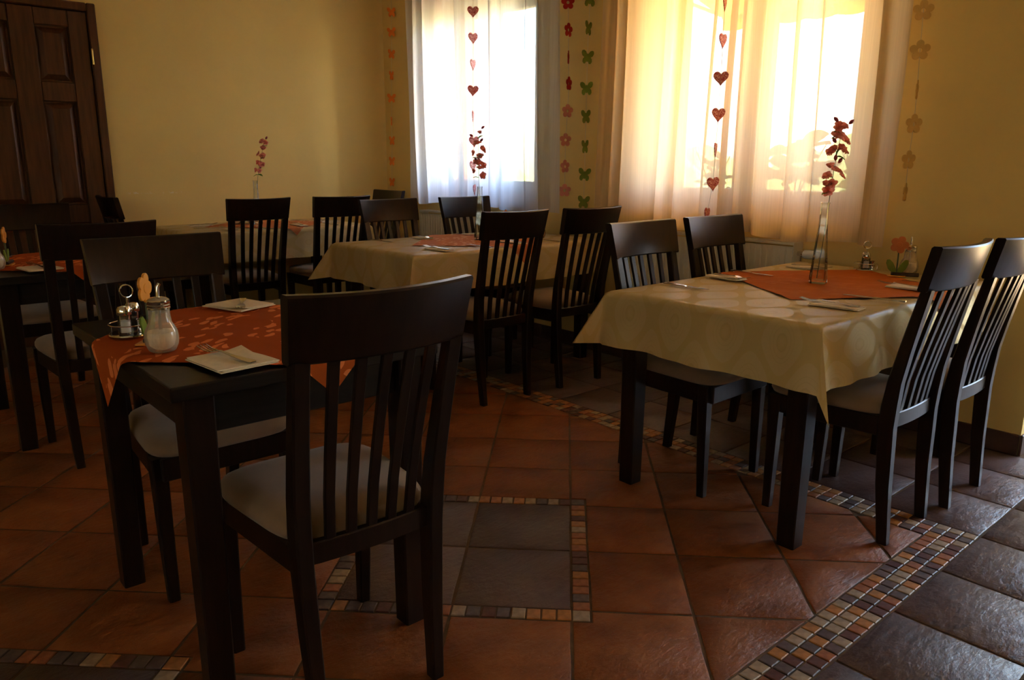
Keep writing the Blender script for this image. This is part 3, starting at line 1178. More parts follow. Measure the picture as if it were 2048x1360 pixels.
for k, (ya, yb, lab) in enumerate(((3.55, 5.45, 'white curtain rail above the window nearest the corner'), (1.42, 3.4, 'white curtain rail above the warm right window'))):
    m = MB().box((3.525, ya, 2.62), (3.565, yb, 2.645))
    for y in (ya + 0.2, yb - 0.2):
        m.box((3.56, y - 0.02, 2.623), (XW, y + 0.02, 2.640))
    tag(m.build('curtain_rail', 'white_lacquer', None, bevel=0.003), lab, 'curtain rail')

# ------------------------------------------------------------------ hanging garlands
def heart_outline(s):
    pts = []
    for k in range(26):
        t = 2 * PI * k / 26
        pts.append((16 * math.sin(t) ** 3 / 32 * s, (13 * math.cos(t) - 5 * math.cos(2 * t) - 2 * math.cos(3 * t) - math.cos(4 * t)) / 30 * s))
    return pts[::-1]
def flower_outline(s):
    pts = []
    for k in range(40):
        t = 2 * PI * k / 40
        r = 0.30 + 0.20 * abs(math.cos(2.5 * t)) ** 0.7
        pts.append((r * math.sin(t) * s, r * math.cos(t) * s))
    return pts[::-1]
def butterfly_outline(s):
    half = [(0.0, 0.30), (0.05, 0.22), (0.16, 0.42), (0.30, 0.50), (0.44, 0.46), (0.47, 0.30), (0.40, 0.12), (0.24, 0.02), (0.34, -0.10), (0.36, -0.28),
            (0.27, -0.42), (0.15, -0.42), (0.07, -0.24), (0.0, -0.30)]
    pts = half + [(-x, y) for x, y in reversed(half[1:-1])]
    return [(x * s, y * s) for x, y in pts][::-1]
SHAPES = {}
def shape_mesh(kind, size, mat):
    key = (kind, size, mat)
    if key not in SHAPES:
        m = MB()
        t = 0.0022
        R = Matrix.Rotation(rad(90), 4, 'X')
        out = {'heart': heart_outline, 'flower': flower_outline, 'butterfly': butterfly_outline}[kind](size)
        if kind == 'flower':
            n = len(out)
            inner = [(0.11 * size * math.sin(-2 * PI * k / n), 0.11 * size * math.cos(-2 * PI * k / n)) for k in range(n)]
            inner = [(0.11 * size * x / math.hypot(x, y), 0.11 * size * y / math.hypot(x, y)) for x, y in out]
            rings = []
            for (o2, z) in ((out, -t), (out, t), (inner, t), (inner, -t)):
                rings.append([m.vert(R @ Vector((x, y, z))) for x, y in o2])
            for q in range(4):
                a, c = rings[q], rings[(q + 1) % 4]
                for i in range(n):
                    m.f.append((a[i], a[(i + 1) % n], c[(i + 1) % n], c[i]))
        else:
            m.prism(out, -t, t, R)
        SHAPES[key] = m.mesh(kind, mat)
    return SHAPES[key]

def garland(label, kind, items, xw, ztop, zbot, size):
    """items: (y, z, turn from face-on in degrees, material)"""
    y0 = items[0][0]
    root = thing('hanging_garland', label, 'garland', (xw, y0, ztop))
    pts = [(0, 0, 0)] + [(0, it[0] - y0, it[1] - ztop) for it in items]
    if zbot < items[-1][1]:
        pts.append((0, items[-1][0] - y0, zbot - ztop))
    MB().tube(pts, 0.0011, 5).build('cord', 'thread', root)
    for (y, z, turn, mat) in items:
        o = place(kind, shape_mesh(kind, size, mat), root)
        view = math.atan2(y, xw)          # direction from the room's middle towards the piece
        o.location = (0, y - y0, z - ztop)
        o.rotation_euler = (0, random.uniform(-.08, .08), view - PI / 2 + rad(turn))
    return root

garland('string of orange felt butterflies hanging in the corner beside the bluish curtain', 'butterfly',
        [(5.605, 2.367, 20, 'felt_orange'), (5.613, 2.218, -15, 'felt_orange'), (5.622, 2.052, 40, 'felt_orange'), (5.631, 1.887, 62, 'felt_orange'), (5.641, 1.712, 5, 'felt_orange'),
         (5.651, 1.53, 84, 'felt_orange'), (5.652, 1.374, 50, 'felt_orange'), (5.662, 1.207, 48, 'felt_orange'), (5.671, 1.035, 52, 'felt_orange')], 3.60, ZC, 1.0, 0.075)
garland('string of red glitter hearts hanging before the bluish curtain', 'heart',
        [(4.379, 2.202, 8, 'heart_glitter'), (4.38, 2.034, 35, 'heart_glitter'), (4.382, 1.863, 62, 'heart_glitter'), (4.384, 1.693, 10, 'heart_glitter'), (4.386, 1.524, 82, 'heart_glitter'),
         (4.376, 1.352, 25, 'heart_glitter'), (4.389, 1.185, 55, 'heart_glitter'), (4.374, 1.022, 76, 'heart_glitter')], 3.46, ZC, 1.0, 0.078)
garland('string of red felt flowers, lower ones painted veil-pale, right of the bluish curtain', 'flower',
        [(3.614, 2.169, 5, 'felt_red'), (3.605, 2.009, 55, 'felt_red'), (3.60, 1.847, 85, 'felt_red'), (3.591, 1.692, 66, 'felt_red'), (3.599, 1.527, 35, 'felt_veiled'),
         (3.612, 1.35, 30, 'felt_veiled'), (3.611, 1.185, 48, 'felt_veiled'), (3.611, 1.033, 8, 'felt_veiled')], 3.60, ZC, 1.0, 0.085)
garland('string of green felt butterflies on the wall between the two windows', 'butterfly',
        [(3.447, 2.163, 5, 'felt_green'), (3.454, 2.002, 62, 'felt_green'), (3.456, 1.836, 22, 'felt_green'), (3.457, 1.653, 5, 'felt_green'), (3.456, 1.486, 45, 'felt_green'),
         (3.457, 1.305, 60, 'felt_green'), (3.456, 1.134, 8, 'felt_green'), (3.458, 0.962, 18, 'felt_green')], 3.62, ZC, 0.93, 0.085)
garland('string of red glitter hearts hanging before the warm curtain on the right', 'heart',
        [(2.382, 1.982, 78, 'heart_glitter'), (2.38, 1.809, 62, 'heart_glitter'), (2.378, 1.631, 5, 'heart_glitter'), (2.379, 1.455, 30, 'heart_glitter'), (2.383, 1.283, 80, 'heart_glitter'),
         (2.386, 1.112, 35, 'heart_glitter'), (2.411, 0.955, 70, 'heart_glitter')], 3.46, ZC, 0.94, 0.075)
garland('faint string of tan felt flowers on the wall right of the warm curtain', 'flower',
        [(1.502, 1.852, 5, 'felt_tan'), (1.497, 1.691, 10, 'felt_tan'), (1.49, 1.527, 85, 'felt_tan'), (1.486, 1.385, 40, 'felt_tan'), (1.491, 1.231, 50, 'felt_tan'), (1.489, 1.09, 80, 'felt_tan')],
        3.63, ZC, 1.05, 0.085)

# ------------------------------------------------------------------ chairs
def lerp(a, b, t):
    return a + (b - a) * t
def post_y(z):
    """back post / slat lean, chair faces +y"""
    pts = [(0, -0.215), (0.2, -0.199), (0.42, -0.190), (0.55, -0.203), (0.70, -0.232), (0.86, -0.268), (1.0, -0.300)]
    for (za, ya), (zb, yb) in zip(pts, pts[1:]):
        if z <= zb:
            return lerp(ya, yb, (z - za) / (zb - za))
    return pts[-1][1]
def post_x(z):
    return 0.150 + 0.031 * z
def make_chair():
    t = thing('dining_chair', None, 'chair')
    # seat cushion
    m = MB()
    def outline(k, inset):
        # rounded trapezoid, k in 0..1 around
        a = 2 * PI * k
        c, s = math.cos(a), math.sin(a)
        e = 0.42
        px = math.copysign(abs(c) ** e, c)
        py = math.copysign(abs(s) ** e, s)
        yy = py * (0.212 - inset) + 0.022
        hw = lerp(0.178, 0.214, (yy + 0.19) / 0.42) - inset
        return px * hw, yy
    nk = 40
    rings = []
    for z, ins in ((0.428, 0.016), (0.432, 0.006), (0.445, 0.0), (0.458, 0.001), (0.470, 0.008), (0.479, 0.024), (0.486, 0.055), (0.490, 0.10), (0.492, 0.16)):
        rings.append([m.vert((*outline(i / nk, ins), z)) for i in range(nk)])
    for a, b_ in zip(rings, rings[1:]):
        for i in range(nk):
            m.f.append((a[i], a[(i + 1) % nk], b_[(i + 1) % nk], b_[i]))
    m.f.append(tuple(rings[-1]))
    m.f.append(tuple(reversed(rings[0])))
    m.build('seat', 'seat_fabric', t, smooth='all')
    # seat frame
    m = MB()
    zf0, zf1 = 0.365, 0.430
    rear, front = -0.172, 0.200
    for sgn in (-1, 1):
        m.prism([(sgn * 0.150, rear), (sgn * 0.172, rear), (sgn * 0.200, front), (sgn * 0.178, front)], zf0, zf1)
    m.box((-0.185, front - 0.002, zf0), (0.185, front + 0.018, zf1))
    m.build('seat_frame', 'wenge', t, bevel=0.003)
    # front legs
    for sgn in (-1, 1):
        m = MB().rect_sweep([(sgn * 0.181, 0.190, 0), (sgn * 0.184, 0.186, 0.2), (sgn * 0.186, 0.182, 0.43)], [(0.030, 0.030), (0.036, 0.036), (0.042, 0.042)], 0.004)
        m.build('leg', 'wenge', t, smooth=True)
    # rear legs running up into the back posts
    for sgn in (-1, 1):
        zz = [0, 0.1, 0.2, 0.3, 0.40, 0.47, 0.55, 0.65, 0.75, 0.852]
        sz = [(0.031, 0.034), (0.033, 0.038), (0.035, 0.043), (0.036, 0.047), (0.037, 0.050), (0.037, 0.048), (0.037, 0.043), (0.037, 0.038), (0.037, 0.034), (0.037, 0.030)]
        m = MB().rect_sweep([(sgn * post_x(z), post_y(z), z) for z in zz], sz, 0.004)
        m.build('leg', 'wenge', t, smooth=True)
    # crest rail: bowed, its ends coming forward
    m = MB()
    n = 16
    secs = []
    pts = []
    for i in range(n + 1):
        u = -1 + 2 * i / n
        pts.append((u, 0, 0))
    bow = 0.034
    rings = []
    for i in range(n + 1):
        u = -1 + 2 * i / n
        yb = bow * u * u
        wtop, wbot = 0.207, 0.199
        zt_, zb_ = 0.980 + 0.004 * u * u, 0.846
        th = 0.0155
        c = 0.005
        ring = []
        for (zz, off) in ((zb_, -th + c), (zb_, th - c), (zb_ + c, th), (zt_ - c, th), (zt_, th - c), (zt_, -th + c), (zt_ - c, -th), (zb_ + c, -th)):
            f_ = (zz - zb_) / (zt_ - zb_)
            ring.append(m.vert((u * lerp(wbot, wtop, f_), post_y(zz) - 0.026 + yb + off, zz)))
        rings.append(ring)
    for a, b_ in zip(rings, rings[1:]):
        for k in range(8):
            m.f.append((a[k], a[(k + 1) % 8], b_[(k + 1) % 8], b_[k]))
    m.f.append(tuple(rings[0]))
    m.f.append(tuple(reversed(rings[-1])))
    m.build('crest_rail', 'wenge', t, smooth=True)
    # lower rail
    m = MB()
    rings = []
    for i in range(9):
        u = -1 + 2 * i / 8
        y = post_y(0.43) - 0.008 + 0.012 * u * u
        rings.append([m.vert((u * 0.165, y + dy, z)) for dy, z in ((-0.011, 0.392), (0.011, 0.392), (0.011, 0.438), (0.008, 0.441), (-0.008, 0.441), (-0.011, 0.438))])
    for a, b_ in zip(rings, rings[1:]):
        for k in range(6):
            m.f.append((a[k], a[(k + 1) % 6], b_[(k + 1) % 6], b_[k]))
    m.f.append(tuple(rings[0]))
    m.f.append(tuple(reversed(rings[-1])))
    m.build('lower_rail', 'wenge', t, smooth=True)
    # five slats
    for k in range(-2, 3):
        pts, sz = [], []
        for z in (0.436, 0.54, 0.64, 0.74, 0.852):
            f_ = (z - 0.436) / (0.852 - 0.436)
            x = k * lerp(0.0490, 0.0560, f_)
            u = x / 0.199
            y = lerp(post_y(0.43) - 0.008, post_y(0.852) - 0.026, 0) if False else None
            base = lerp(-0.008 + 0.012 * (x / 0.165) ** 2, -0.026 + bow * u * u, f_)
            pts.append((x, post_y(z) + base, z))
            sz.append((0.024, 0.012))
        MB().rect_sweep(pts, sz, 0.002).build('slat', 'wenge', t, smooth=True)
    return t

proto = make_chair()
chair_used = [False]
def chair(x, y, heading, label, group=None):
    """heading: degrees, 0 = faces +y"""
    o = proto if not chair_used[0] else copy_tree(proto)
    chair_used[0] = True
    o.location = (x, y, 0)
    o.rotation_euler = (0, 0, rad(heading))
    o['label'] = label
    if group:
        o['group'] = group
    return o
chair(0.798, 1.575, -1, 'large black slat-back chair closest to the camera, its back to us')
chair(0.755, 2.30, 180, 'black chair beyond the nearest orange-covered table, facing the camera')
chair(0.765, 3.565, -1, 'black chair seen from behind at the far-left dark table')
chair(0.775, 4.535, 180, 'black chair at the left edge, beyond the far-left dark table')
chair(2.025, 5.03, 1, 'left black chair on the near side of the table by the plain wall')
chair(2.60, 5.00, -1, 'right black chair on the near side of the table by the plain wall')
chair(1.63, 5.50, -90, 'black chair beside the wooden door, at the head of the back table')
chair(3.12, 5.41, 91, 'black chair in the corner under the orange butterfly string')
chair(2.52, 3.145, 0, 'left black chair on the near side of the middle table')
chair(3.045, 3.12, -1, 'right black chair on the near side of the middle table')
chair(2.625, 3.90, 180, 'left black chair on the far side of the middle table')
chair(3.225, 3.90, 180, 'right black chair on the far side of the middle table, before the left radiator')
chair(2.478, 1.745, 181, 'left dark chair on the far side of the right-hand table')
chair(2.985, 1.755, 180, 'dark chair in front of the right radiator, far side of the right-hand table')
chair(2.60, 1.16, 0, 'left chair on the near side of the right-hand table, its back glossy')
chair(3.05, 1.135, 0, 'rightmost chair, cut by the right edge of the picture')

# ------------------------------------------------------------------ tables
ZT = 0.750
def table(x0, x1, y0, y1, label, leg=0.072, ZT=0.75):
    cx, cy = (x0 + x1) / 2, (y0 + y1) / 2
    a, c = (x1 - x0) / 2, (y1 - y0) / 2
    t = thing('dining_table', label, 'table', (cx, cy, 0))
    MB().box((-a, -c, ZT - 0.032), (a, c, ZT)).build('tabletop', 'table_wenge', t, bevel=0.004, seg=2)
    i = 0.030
    zl, zh = ZT - 0.125, ZT - 0.032
    for s in (-1, 1):
        MB().box((-a + i + leg, s * (c - i - 0.030) - 0.011, zl), (a - i - leg, s * (c - i - 0.030) + 0.011, zh)).build('apron', 'table_wenge', t, bevel=0.002)
        MB().box((s * (a - i - 0.030) - 0.011, -c + i + leg, zl), (s * (a - i - 0.030) + 0.011, c - i - leg, zh)).build('apron', 'table_wenge', t, bevel=0.002)
    for sx in (-1, 1):
        for sy in (-1, 1):
            px, py = sx * (a - i - leg / 2), sy * (c - i - leg / 2)
            m = MB().rect_sweep([(px, py, 0), (px, py, zh)], [(leg * 0.86, leg * 0.86), (leg, leg)], 0.004)
            m.build('leg', 'wenge', t, smooth=True)
    return (x0, x1, y0, y1)
TF = table(0.450, 1.095, 1.535, 2.350, 'small bare dark table under a diagonal orange cloth, closest to camera', leg=0.066, ZT=0.78)
TG = table(0.430, 1.105, 3.665, 4.515, 'dark table with orange cloth cut by the left edge of the picture')
TA = table(2.14, 3.49, 1.075, 1.885, 'dining table on the right under a gold tablecloth')
TM = table(2.175, 3.535, 3.245, 4.045, 'dining table in the middle of the room under a cream tablecloth')
TH = table(1.71, 3.00, 5.075, 5.862, 'dining table at the back against the plain yellow wall')

def drape_map(px, py, a, c, z, r=0.010, flare=0.06, ears=None, wave=None):
    """flat cloth point -> draped over a table of half sizes a, c"""
    sx, sy = (1 if px >= 0 else -1), (1 if py >= 0 else -1)
    ex, ey = max(0.0, abs(px) - a), max(0.0, abs(py) - c)
    def fall(e):
        q = r * PI / 2
        if e < q:
            t = e / r
            return r * math.sin(t), r * (1 - math.cos(t))
        return r + flare * (e - q), r + (e - q)
    if ex == 0 and ey == 0:
        return Vector((px, py, z))
    w = 0.0
    if wave:
        w = wave(px, py) * max(ex, ey)
    if ey == 0:
        o, d = fall(ex)
        return Vector((sx * (a + o + w), py, z - d))
    if ex == 0:
        o, d = fall(ey)
        return Vector((px, sy * (c + o + w), z - d))
    mx, mn = max(ex, ey), min(ex, ey)
    o, d = fall(mx)
    ear = (ears or {}).get((sx, sy), (45, 0.7, 0.25))
    ang, out, drop = ear
    dx = math.cos(rad(ang)) * mn * out
    dy = math.sin(rad(ang)) * mn * out
    ox = fall(ex)[0] if ex >= ey else o * 0.6 + 0.4 * fall(ex)[0]
    oy = fall(ey)[0] if ey >= ex else o * 0.6 + 0.4 * fall(ey)[0]
    return Vector((sx * (a + ox + dx), sy * (c + oy + dy), z - d - drop * mn))

def tablecloth(T, over, mat, label, ears, seed=1, yover=None, top=0.0015, xover=None):
    x0, x1, y0, y1 = T
    cx, cy = (x0 + x1) / 2, (y0 + y1) / 2
    a, c = (x1 - x0) / 2 + 0.003, (y1 - y0) / 2 + 0.003
    rnd = random.Random(seed)
    ph = [rnd.uniform(0, 6) for _ in range(6)]
    oy_hi = over if yover is None else yover
    def wave(px, py):
        s = px if abs(px) / a < abs(py) / c else py
        if py > c:
            return 0.0
        return 0.05 + 0.085 * math.sin(s * 15 + ph[0]) * (0.6 + 0.4 * math.sin(s * 4.1 + ph[1])) + 0.03 * math.sin(s * 37 + ph[2])
    # grid lines: dense near the edges so the crease stays crisp
    def axis(h, lo, hi):
        v = [-h - lo * k / 14 for k in range(14, 0, -1)] + [-h + 2 * h * k / 44 for k in range(45)] + [h + hi * k / 14 for k in range(1, 15)]
        return v
    xs = axis(a, over, over if xover is None else xover)
    ys = axis(c, over, oy_hi)
    m = MB()
    ids = {}
    for j, py in enumerate(ys):
        for i, px in enumerate(xs):
            p = drape_map(px, py, a, c, ZT + top, ears=ears, wave=wave)
            if abs(px) < a and abs(py) < c:
                p.z += 0.0012 * math.sin(px * 23 + ph[3]) * math.sin(py * 19 + ph[4])
            ids[i, j] = m.vert(p)
            m.uv[ids[i, j]] = (px, py)
    for j in range(len(ys) - 1):
        for i in range(len(xs) - 1):
            q = (ids[i, j], ids[i + 1, j], ids[i + 1, j + 1], ids[i, j + 1])
            xm, ym = (xs[i] + xs[i + 1]) / 2, (ys[j] + ys[j + 1]) / 2
            if abs(xm) > a and abs(ym) > c:      # hanging corners: split along the fold
                if xm * ym > 0:
                    m.f += [(q[0], q[1], q[2]), (q[0], q[2], q[3])]
                else:
                    m.f += [(q[0], q[1], q[3]), (q[1], q[2], q[3])]
            else:
                m.f.append(q)
    o = m.build('tablecloth', mat, None, smooth='all')
    o.location = (cx, cy, 0)
    return tag(o, label, 'tablecloth')
tablecloth(TA, 0.205, 'gold_brocade', 'gold brocade tablecloth hanging over the right-hand table',
           {(-1, -1): (78, 0.25, 0.42), (-1, 1): (60, 0.55, 0.05), (1, -1): (60, 0.1, 0.1)}, 4, xover=0.10)
tablecloth(TM, 0.205, 'gold_brocade', 'cream brocade tablecloth on the middle table',
           {(-1, -1): (40, 0.5, 0.15), (-1, 1): (45, 0.7, 0.1), (1, -1): (45, 0.1, 0.1)}, 9, xover=0.018)
tablecloth(TH, 0.205, 'gold_brocade', 'pale tablecloth on the back table against the yellow wall',
           {(-1, -1): (45, 0.5, 0.2)}, 14, yover=0.004)

def runner(T, half, mat, label, rot=45, cxy=None, top=0.004, r=0.014, seed=2, flare=0.05, ZT=0.75):
    x0, x1, y0, y1 = T
    cx, cy = (x0 + x1) / 2, (y0 + y1) / 2
    a, c = (x1 - x0) / 2 + 0.006, (y1 - y0) / 2 + 0.006
    ox, oy = (cxy[0] - cx, cxy[1] - cy) if cxy else (0, 0)
    rnd = random.Random(seed)
    ph = [rnd.uniform(0, 6) for _ in range(6)]
    n = 56
    ca, sa = math.cos(rad(rot)), math.sin(rad(rot))
    m = MB()
    def pt(u, v):
        s, t = (u * 2 - 1) * half, (v * 2 - 1) * half
        px, py = s * ca - t * sa + ox, s * sa + t * ca + oy
        p = drape_map(px, py, a, c, ZT + top, r=r, flare=flare)
        if abs(px) < a and abs(py) < c:
            p.z += 0.0016 * (1 + math.sin(px * 21 + ph[0]) * math.sin(py * 17 + ph[1])) + 0.001 * max(0, math.sin(px * 60 + py * 22 + ph[2]))
        return p
    m.grid(n, n, pt, lambda u, v: ((u * 2 - 1) * half, (v * 2 - 1) * half))
    o = m.build('table_runner', mat, None, smooth='all')
    o.location = (cx, cy, 0)
    return tag(o, label, 'table runner')
runner(TF, 0.345, 'orange_leaf_cloth', 'orange leaf-print square cloth laid cornerwise on the nearest table', cxy=(0.790, 1.933), top=0.003, ZT=0.78)
runner(TG, 0.345, 'orange_leaf_cloth', 'orange leaf-print square cloth on the far-left dark table', cxy=(0.765, 4.10), top=0.003, seed=5)
runner(TA, 0.345, 'orange_plain_cloth', 'rust orange square cloth laid cornerwise on the right-hand table', rot=-34, cxy=(2.946, 1.446), seed=6)
runner(TM, 0.350, 'salmon_leaf_cloth', 'salmon orange square cloth laid cornerwise on the middle table', cxy=(2.91, 3.62), seed=7)
runner(TH, 0.345, 'salmon_leaf_cloth', 'orange square cloth on the back table by the plain wall', cxy=(2.42, 5.50), seed=8)
ZR = ZT + 0.0085      # on a runner
ZF = 0.7885           # on the runner of the nearest table
ZCL = ZT + 0.0045     # on a tablecloth

# ------------------------------------------------------------------ cutlery and napkins
def napkin_mesh():
    m = MB()
    w, d = 0.066, 0.082
    for k, (z, sh, ang) in enumerate(((0.0, 0.0, 0.0), (0.0022, 0.004, 0.03), (0.0044, -0.003, -0.04))):
        ca, sa = math.cos(ang), math.sin(ang)
        n = 8
        top = []
        def P(u, v, dz):
            x = (u * 2 - 1) * w * (1 - 0.02 * k) + sh
            y = (v * 2 - 1) * d * (1 - 0.03 * k)
            lift = 0.006 * max(0, u - 0.7) * max(0, v - 0.6) * 10 * (k == 2) + 0.0008 * math.sin(u * 7 + k) * math.sin(v * 6)
            return (x * ca - y * sa, x * sa + y * ca, z + dz + lift + 0.0008)
        a = [[m.vert(P(i / n, j / n, 0)) for i in range(n + 1)] for j in range(n + 1)]
        b_ = [[m.vert(P(i / n, j / n, 0.0018)) for i in range(n + 1)] for j in range(n + 1)]
        for j in range(n):
            for i in range(n):
                m.f.append((a[j][i], a[j + 1][i], a[j + 1][i + 1], a[j][i + 1]))
                m.f.append((b_[j][i], b_[j][i + 1], b_[j + 1][i + 1], b_[j + 1][i]))
        for i in range(n):
            m.f.append((a[0][i], a[0][i + 1], b_[0][i + 1], b_[0][i]))
            m.f.append((a[n][i + 1], a[n][i], b_[n][i], b_[n][i + 1]))
            m.f.append((a[i + 1][0], a[i][0], b_[i][0], b_[i + 1][0]))
            m.f.append((a[i][n], a[i + 1][n], b_[i + 1][n], b_[i][n]))
    return m.mesh('napkin', 'napkin_paper')
NAP = napkin_mesh()

def fork_meshes():
    # lies along +y, tines at +y end
    h = MB()
    pr = [(-0.095, 0.0065, 0.002), (-0.09, 0.0095, 0.002), (-0.06, 0.0085, 0.0025), (-0.02, 0.005, 0.004), (0.015, 0.0034, 0.007), (0.03, 0.0038, 0.008)]
    h.sweep([(0, y, z) for y, w, z in pr], [[(-w, 0, -0.001), (w, 0, -0.001), (w, 0, 0.001), (-w, 0, 0.001)] for y, w, z in pr])
    hd = MB()
    pr = [(0.028, 0.0038, 0.008), (0.036, 0.009, 0.0065), (0.046, 0.0122, 0.004), (0.056, 0.0125, 0.003)]
    hd.sweep([(0, y, z) for y, w, z in pr], [[(-w, 0, -0.0009), (w, 0, -0.0009), (w, 0, 0.0009), (-w, 0, 0.0009)] for y, w, z in pr])
    ts = []
    for k in range(4):
        x = (k - 1.5) * 0.0075
        t = MB()
        pr = [(0.054, 0.0017, 0.003), (0.075, 0.0016, 0.004), (0.095, 0.0011, 0.0085), (0.101, 0.0005, 0.0105)]
        t.sweep([(x, y, z) for y, w, z in pr], [[(-w, 0, -0.0008), (w, 0, -0.0008), (w, 0, 0.0008), (-w, 0, 0.0008)] for y, w, z in pr])
        ts.append(t.mesh('tine', 'steel'))
    return h.mesh('handle', 'steel', smooth=True), hd.mesh('fork_head', 'steel', smooth=True), ts
FORK = fork_meshes()
def knife_meshes():
    h = MB()
    pr = [(-0.105, 0.006, 0.004), (-0.10, 0.009, 0.005), (-0.06, 0.0085, 0.005), (-0.005, 0.006, 0.005), (0.0, 0.005, 0.005)]
    h.sweep([(0, y, 0.0035) for y, w, t in pr], [[(-w, 0, -t / 2), (w, 0, -t / 2), (w, 0, t / 2), (-w, 0, t / 2)] for y, w, t in pr])
    bl = MB()
    bl.prism([(-0.006, -0.002), (0.006, -0.002), (0.0095, 0.02), (0.0095, 0.08), (0.004, 0.100), (-0.004, 0.106), (-0.0055, 0.10)], 0.0026, 0.0044)
    return h.mesh('handle', 'steel', smooth=True), bl.mesh('blade', 'steel')
KNIFE = knife_meshes()

def napkin(x, y, z, rz, label, slim=1.0):
    o = place('paper_napkin', NAP)
    o.location = (x, y, z)
    o.scale = (slim, 1.0, 1.0)
    o.rotation_euler = (0, 0, rz)
    return tag(o, label, 'napkin', 'napkins at the place settings')
def fork(x, y, z, rz, label):
    t = thing('fork', label, 'fork', (x, y, z), rz, 'forks at the place settings')
    place('handle', FORK[0], t)
    place('fork_head', FORK[1], t)
    for me in FORK[2]:
        place('tine', me, t)
def knife(x, y, z, rz, label):
    t = thing('table_knife', label, 'knife', (x, y, z), rz, 'knives at the place settings')
    place('handle', KNIFE[0], t)
    place('blade', KNIFE[1], t)
def setting(nx, ny, kx, ky, head, z, where, fork_turn=0.0, nap_turn=0.0, zk=None, kt=0.0, slim=0.5):
    """head: degrees the diner faces (0=+y)"""
    napkin(nx, ny, z, rad(head + nap_turn), 'folded paper napkin, ' + where, slim)
    fork(nx - 0.022 * math.sin(rad(head)), ny + 0.022 * math.cos(rad(head)), z + 0.0082, rad(head + fork_turn), 'steel fork on its napkin, ' + where)
    if kx is not None:
        knife(kx, ky, zk if zk is not None else z, rad(head + kt), 'steel table knife, ' + where)

# nearest table
setting(0.612, 1.632, 0.905, 1.625, 0, ZF, 'near side of the closest orange-covered table', fork_turn=12, nap_turn=6, kt=30, slim=1.0)
setting(0.885, 2.265, 0.575, 2.24, 180, ZF, 'far side of the closest orange-covered table', fork_turn=-25, nap_turn=20, zk=0.781, slim=1.0)
# far-left table
setting(0.635, 3.80, 0.97, 3.80, 0, ZR, 'near side of the far-left dark table', fork_turn=10, nap_turn=8, zk=ZT + 0.001, slim=1.0)
setting(0.945, 4.43, 0.62, 4.42, 180, ZR, 'far side of the far-left dark table', fork_turn=-10, nap_turn=10, zk=ZT + 0.001)
# right-hand table
setting(2.46, 1.185, 2.685, 1.165, 0, ZCL, 'near-left place of the right-hand table', fork_turn=8, zk=ZR, nap_turn=4, kt=6)
setting(3.015, 1.175, 3.22, 1.185, 0, ZR, 'near-right place of the right-hand table', fork_turn=3, zk=ZCL, nap_turn=2)
setting(2.705, 1.775, 2.41, 1.755, 180, ZR, 'far-left place of the right-hand table', fork_turn=-14, zk=ZCL, nap_turn=-8, kt=-2)
setting(3.27, 1.735, 2.90, 1.78, 180, ZCL, 'far-right place of the right-hand table', fork_turn=-6, zk=ZR, nap_turn=-4, kt=-4)
# middle table
setting(2.405, 3.345, 2.66, 3.335, 0, ZCL, 'near-left place of the middle table', fork_turn=5, zk=ZR, nap_turn=6)
setting(2.93, 3.345, 3.20, 3.35, 0, ZR, 'near-right place of the middle table', fork_turn=0, zk=ZCL)
setting(2.69, 3.915, 2.405, 3.92, 180, ZCL, 'far-left place of the middle table', fork_turn=-8, zk=ZCL, nap_turn=-5, kt=4)
setting(3.29, 3.91, 3.02, 3.93, 180, ZCL, 'far-right place of the middle table', fork_turn=-4, zk=ZCL)
# back table
setting(2.00, 5.20, 2.22, 5.19, 0, ZCL, 'near-left place of the back table', zk=ZR, fork_turn=5)
setting(2.52, 5.22, 2.76, 5.20, 0, ZR, 'near-right place of the back table', zk=ZCL, fork_turn=-5)
setting(1.96, 5.62, 1.95, 5.42, -90, ZCL, 'left end of the back table', fork_turn=3, zk=ZCL)
setting(2.87, 5.42, 2.88, 5.64, 90, ZCL, 'right end of the back table', fork_turn=3, zk=ZCL)

# ------------------------------------------------------------------ vases and flowers
def vase(x, y, z, label, rz=0.2):
    t = thing('bud_vase', label, 'vase', (x, y, z), rz)
    m = MB()
    prof = [(0.041, 0.0), (0.042, 0.004), (0.039, 0.052), (0.033, 0.122), (0.026, 0.20), (0.0215, 0.262), (0.0210, 0.300), (0.0235, 0.312)]
    n = 4
    def sq(r, z, tw):
        pts = []
        h = r * 0.7071
        c = h * 0.28
        base = [(h - c, -h), (h, -h + c), (h, h - c), (h - c, h), (-h + c, h), (-h, h - c), (-h, -h + c), (-h + c, -h)]
        return [m.vert((px * math.cos(tw) - py * math.sin(tw), px * math.sin(tw) + py * math.cos(tw), z)) for px, py in base]
    rings = [sq(r, zz, zz * 1.2) for r, zz in prof]
    inner = [sq(max(0.004, r - 0.0045), max(zz, 0.012), zz * 1.2) for r, zz in reversed(prof)]
    allr = rings + inner
    for a, b_ in zip(allr, allr[1:]):
        for k in range(8):
            m.f.append((a[k], a[(k + 1) % 8], b_[(k + 1) % 8], b_[k]))
    m.f.append(tuple(reversed(rings[0])))
    m.f.append(tuple(inner[-1]))
    m.build('glass_body', 'vase_glass', t, smooth=True)
    return t

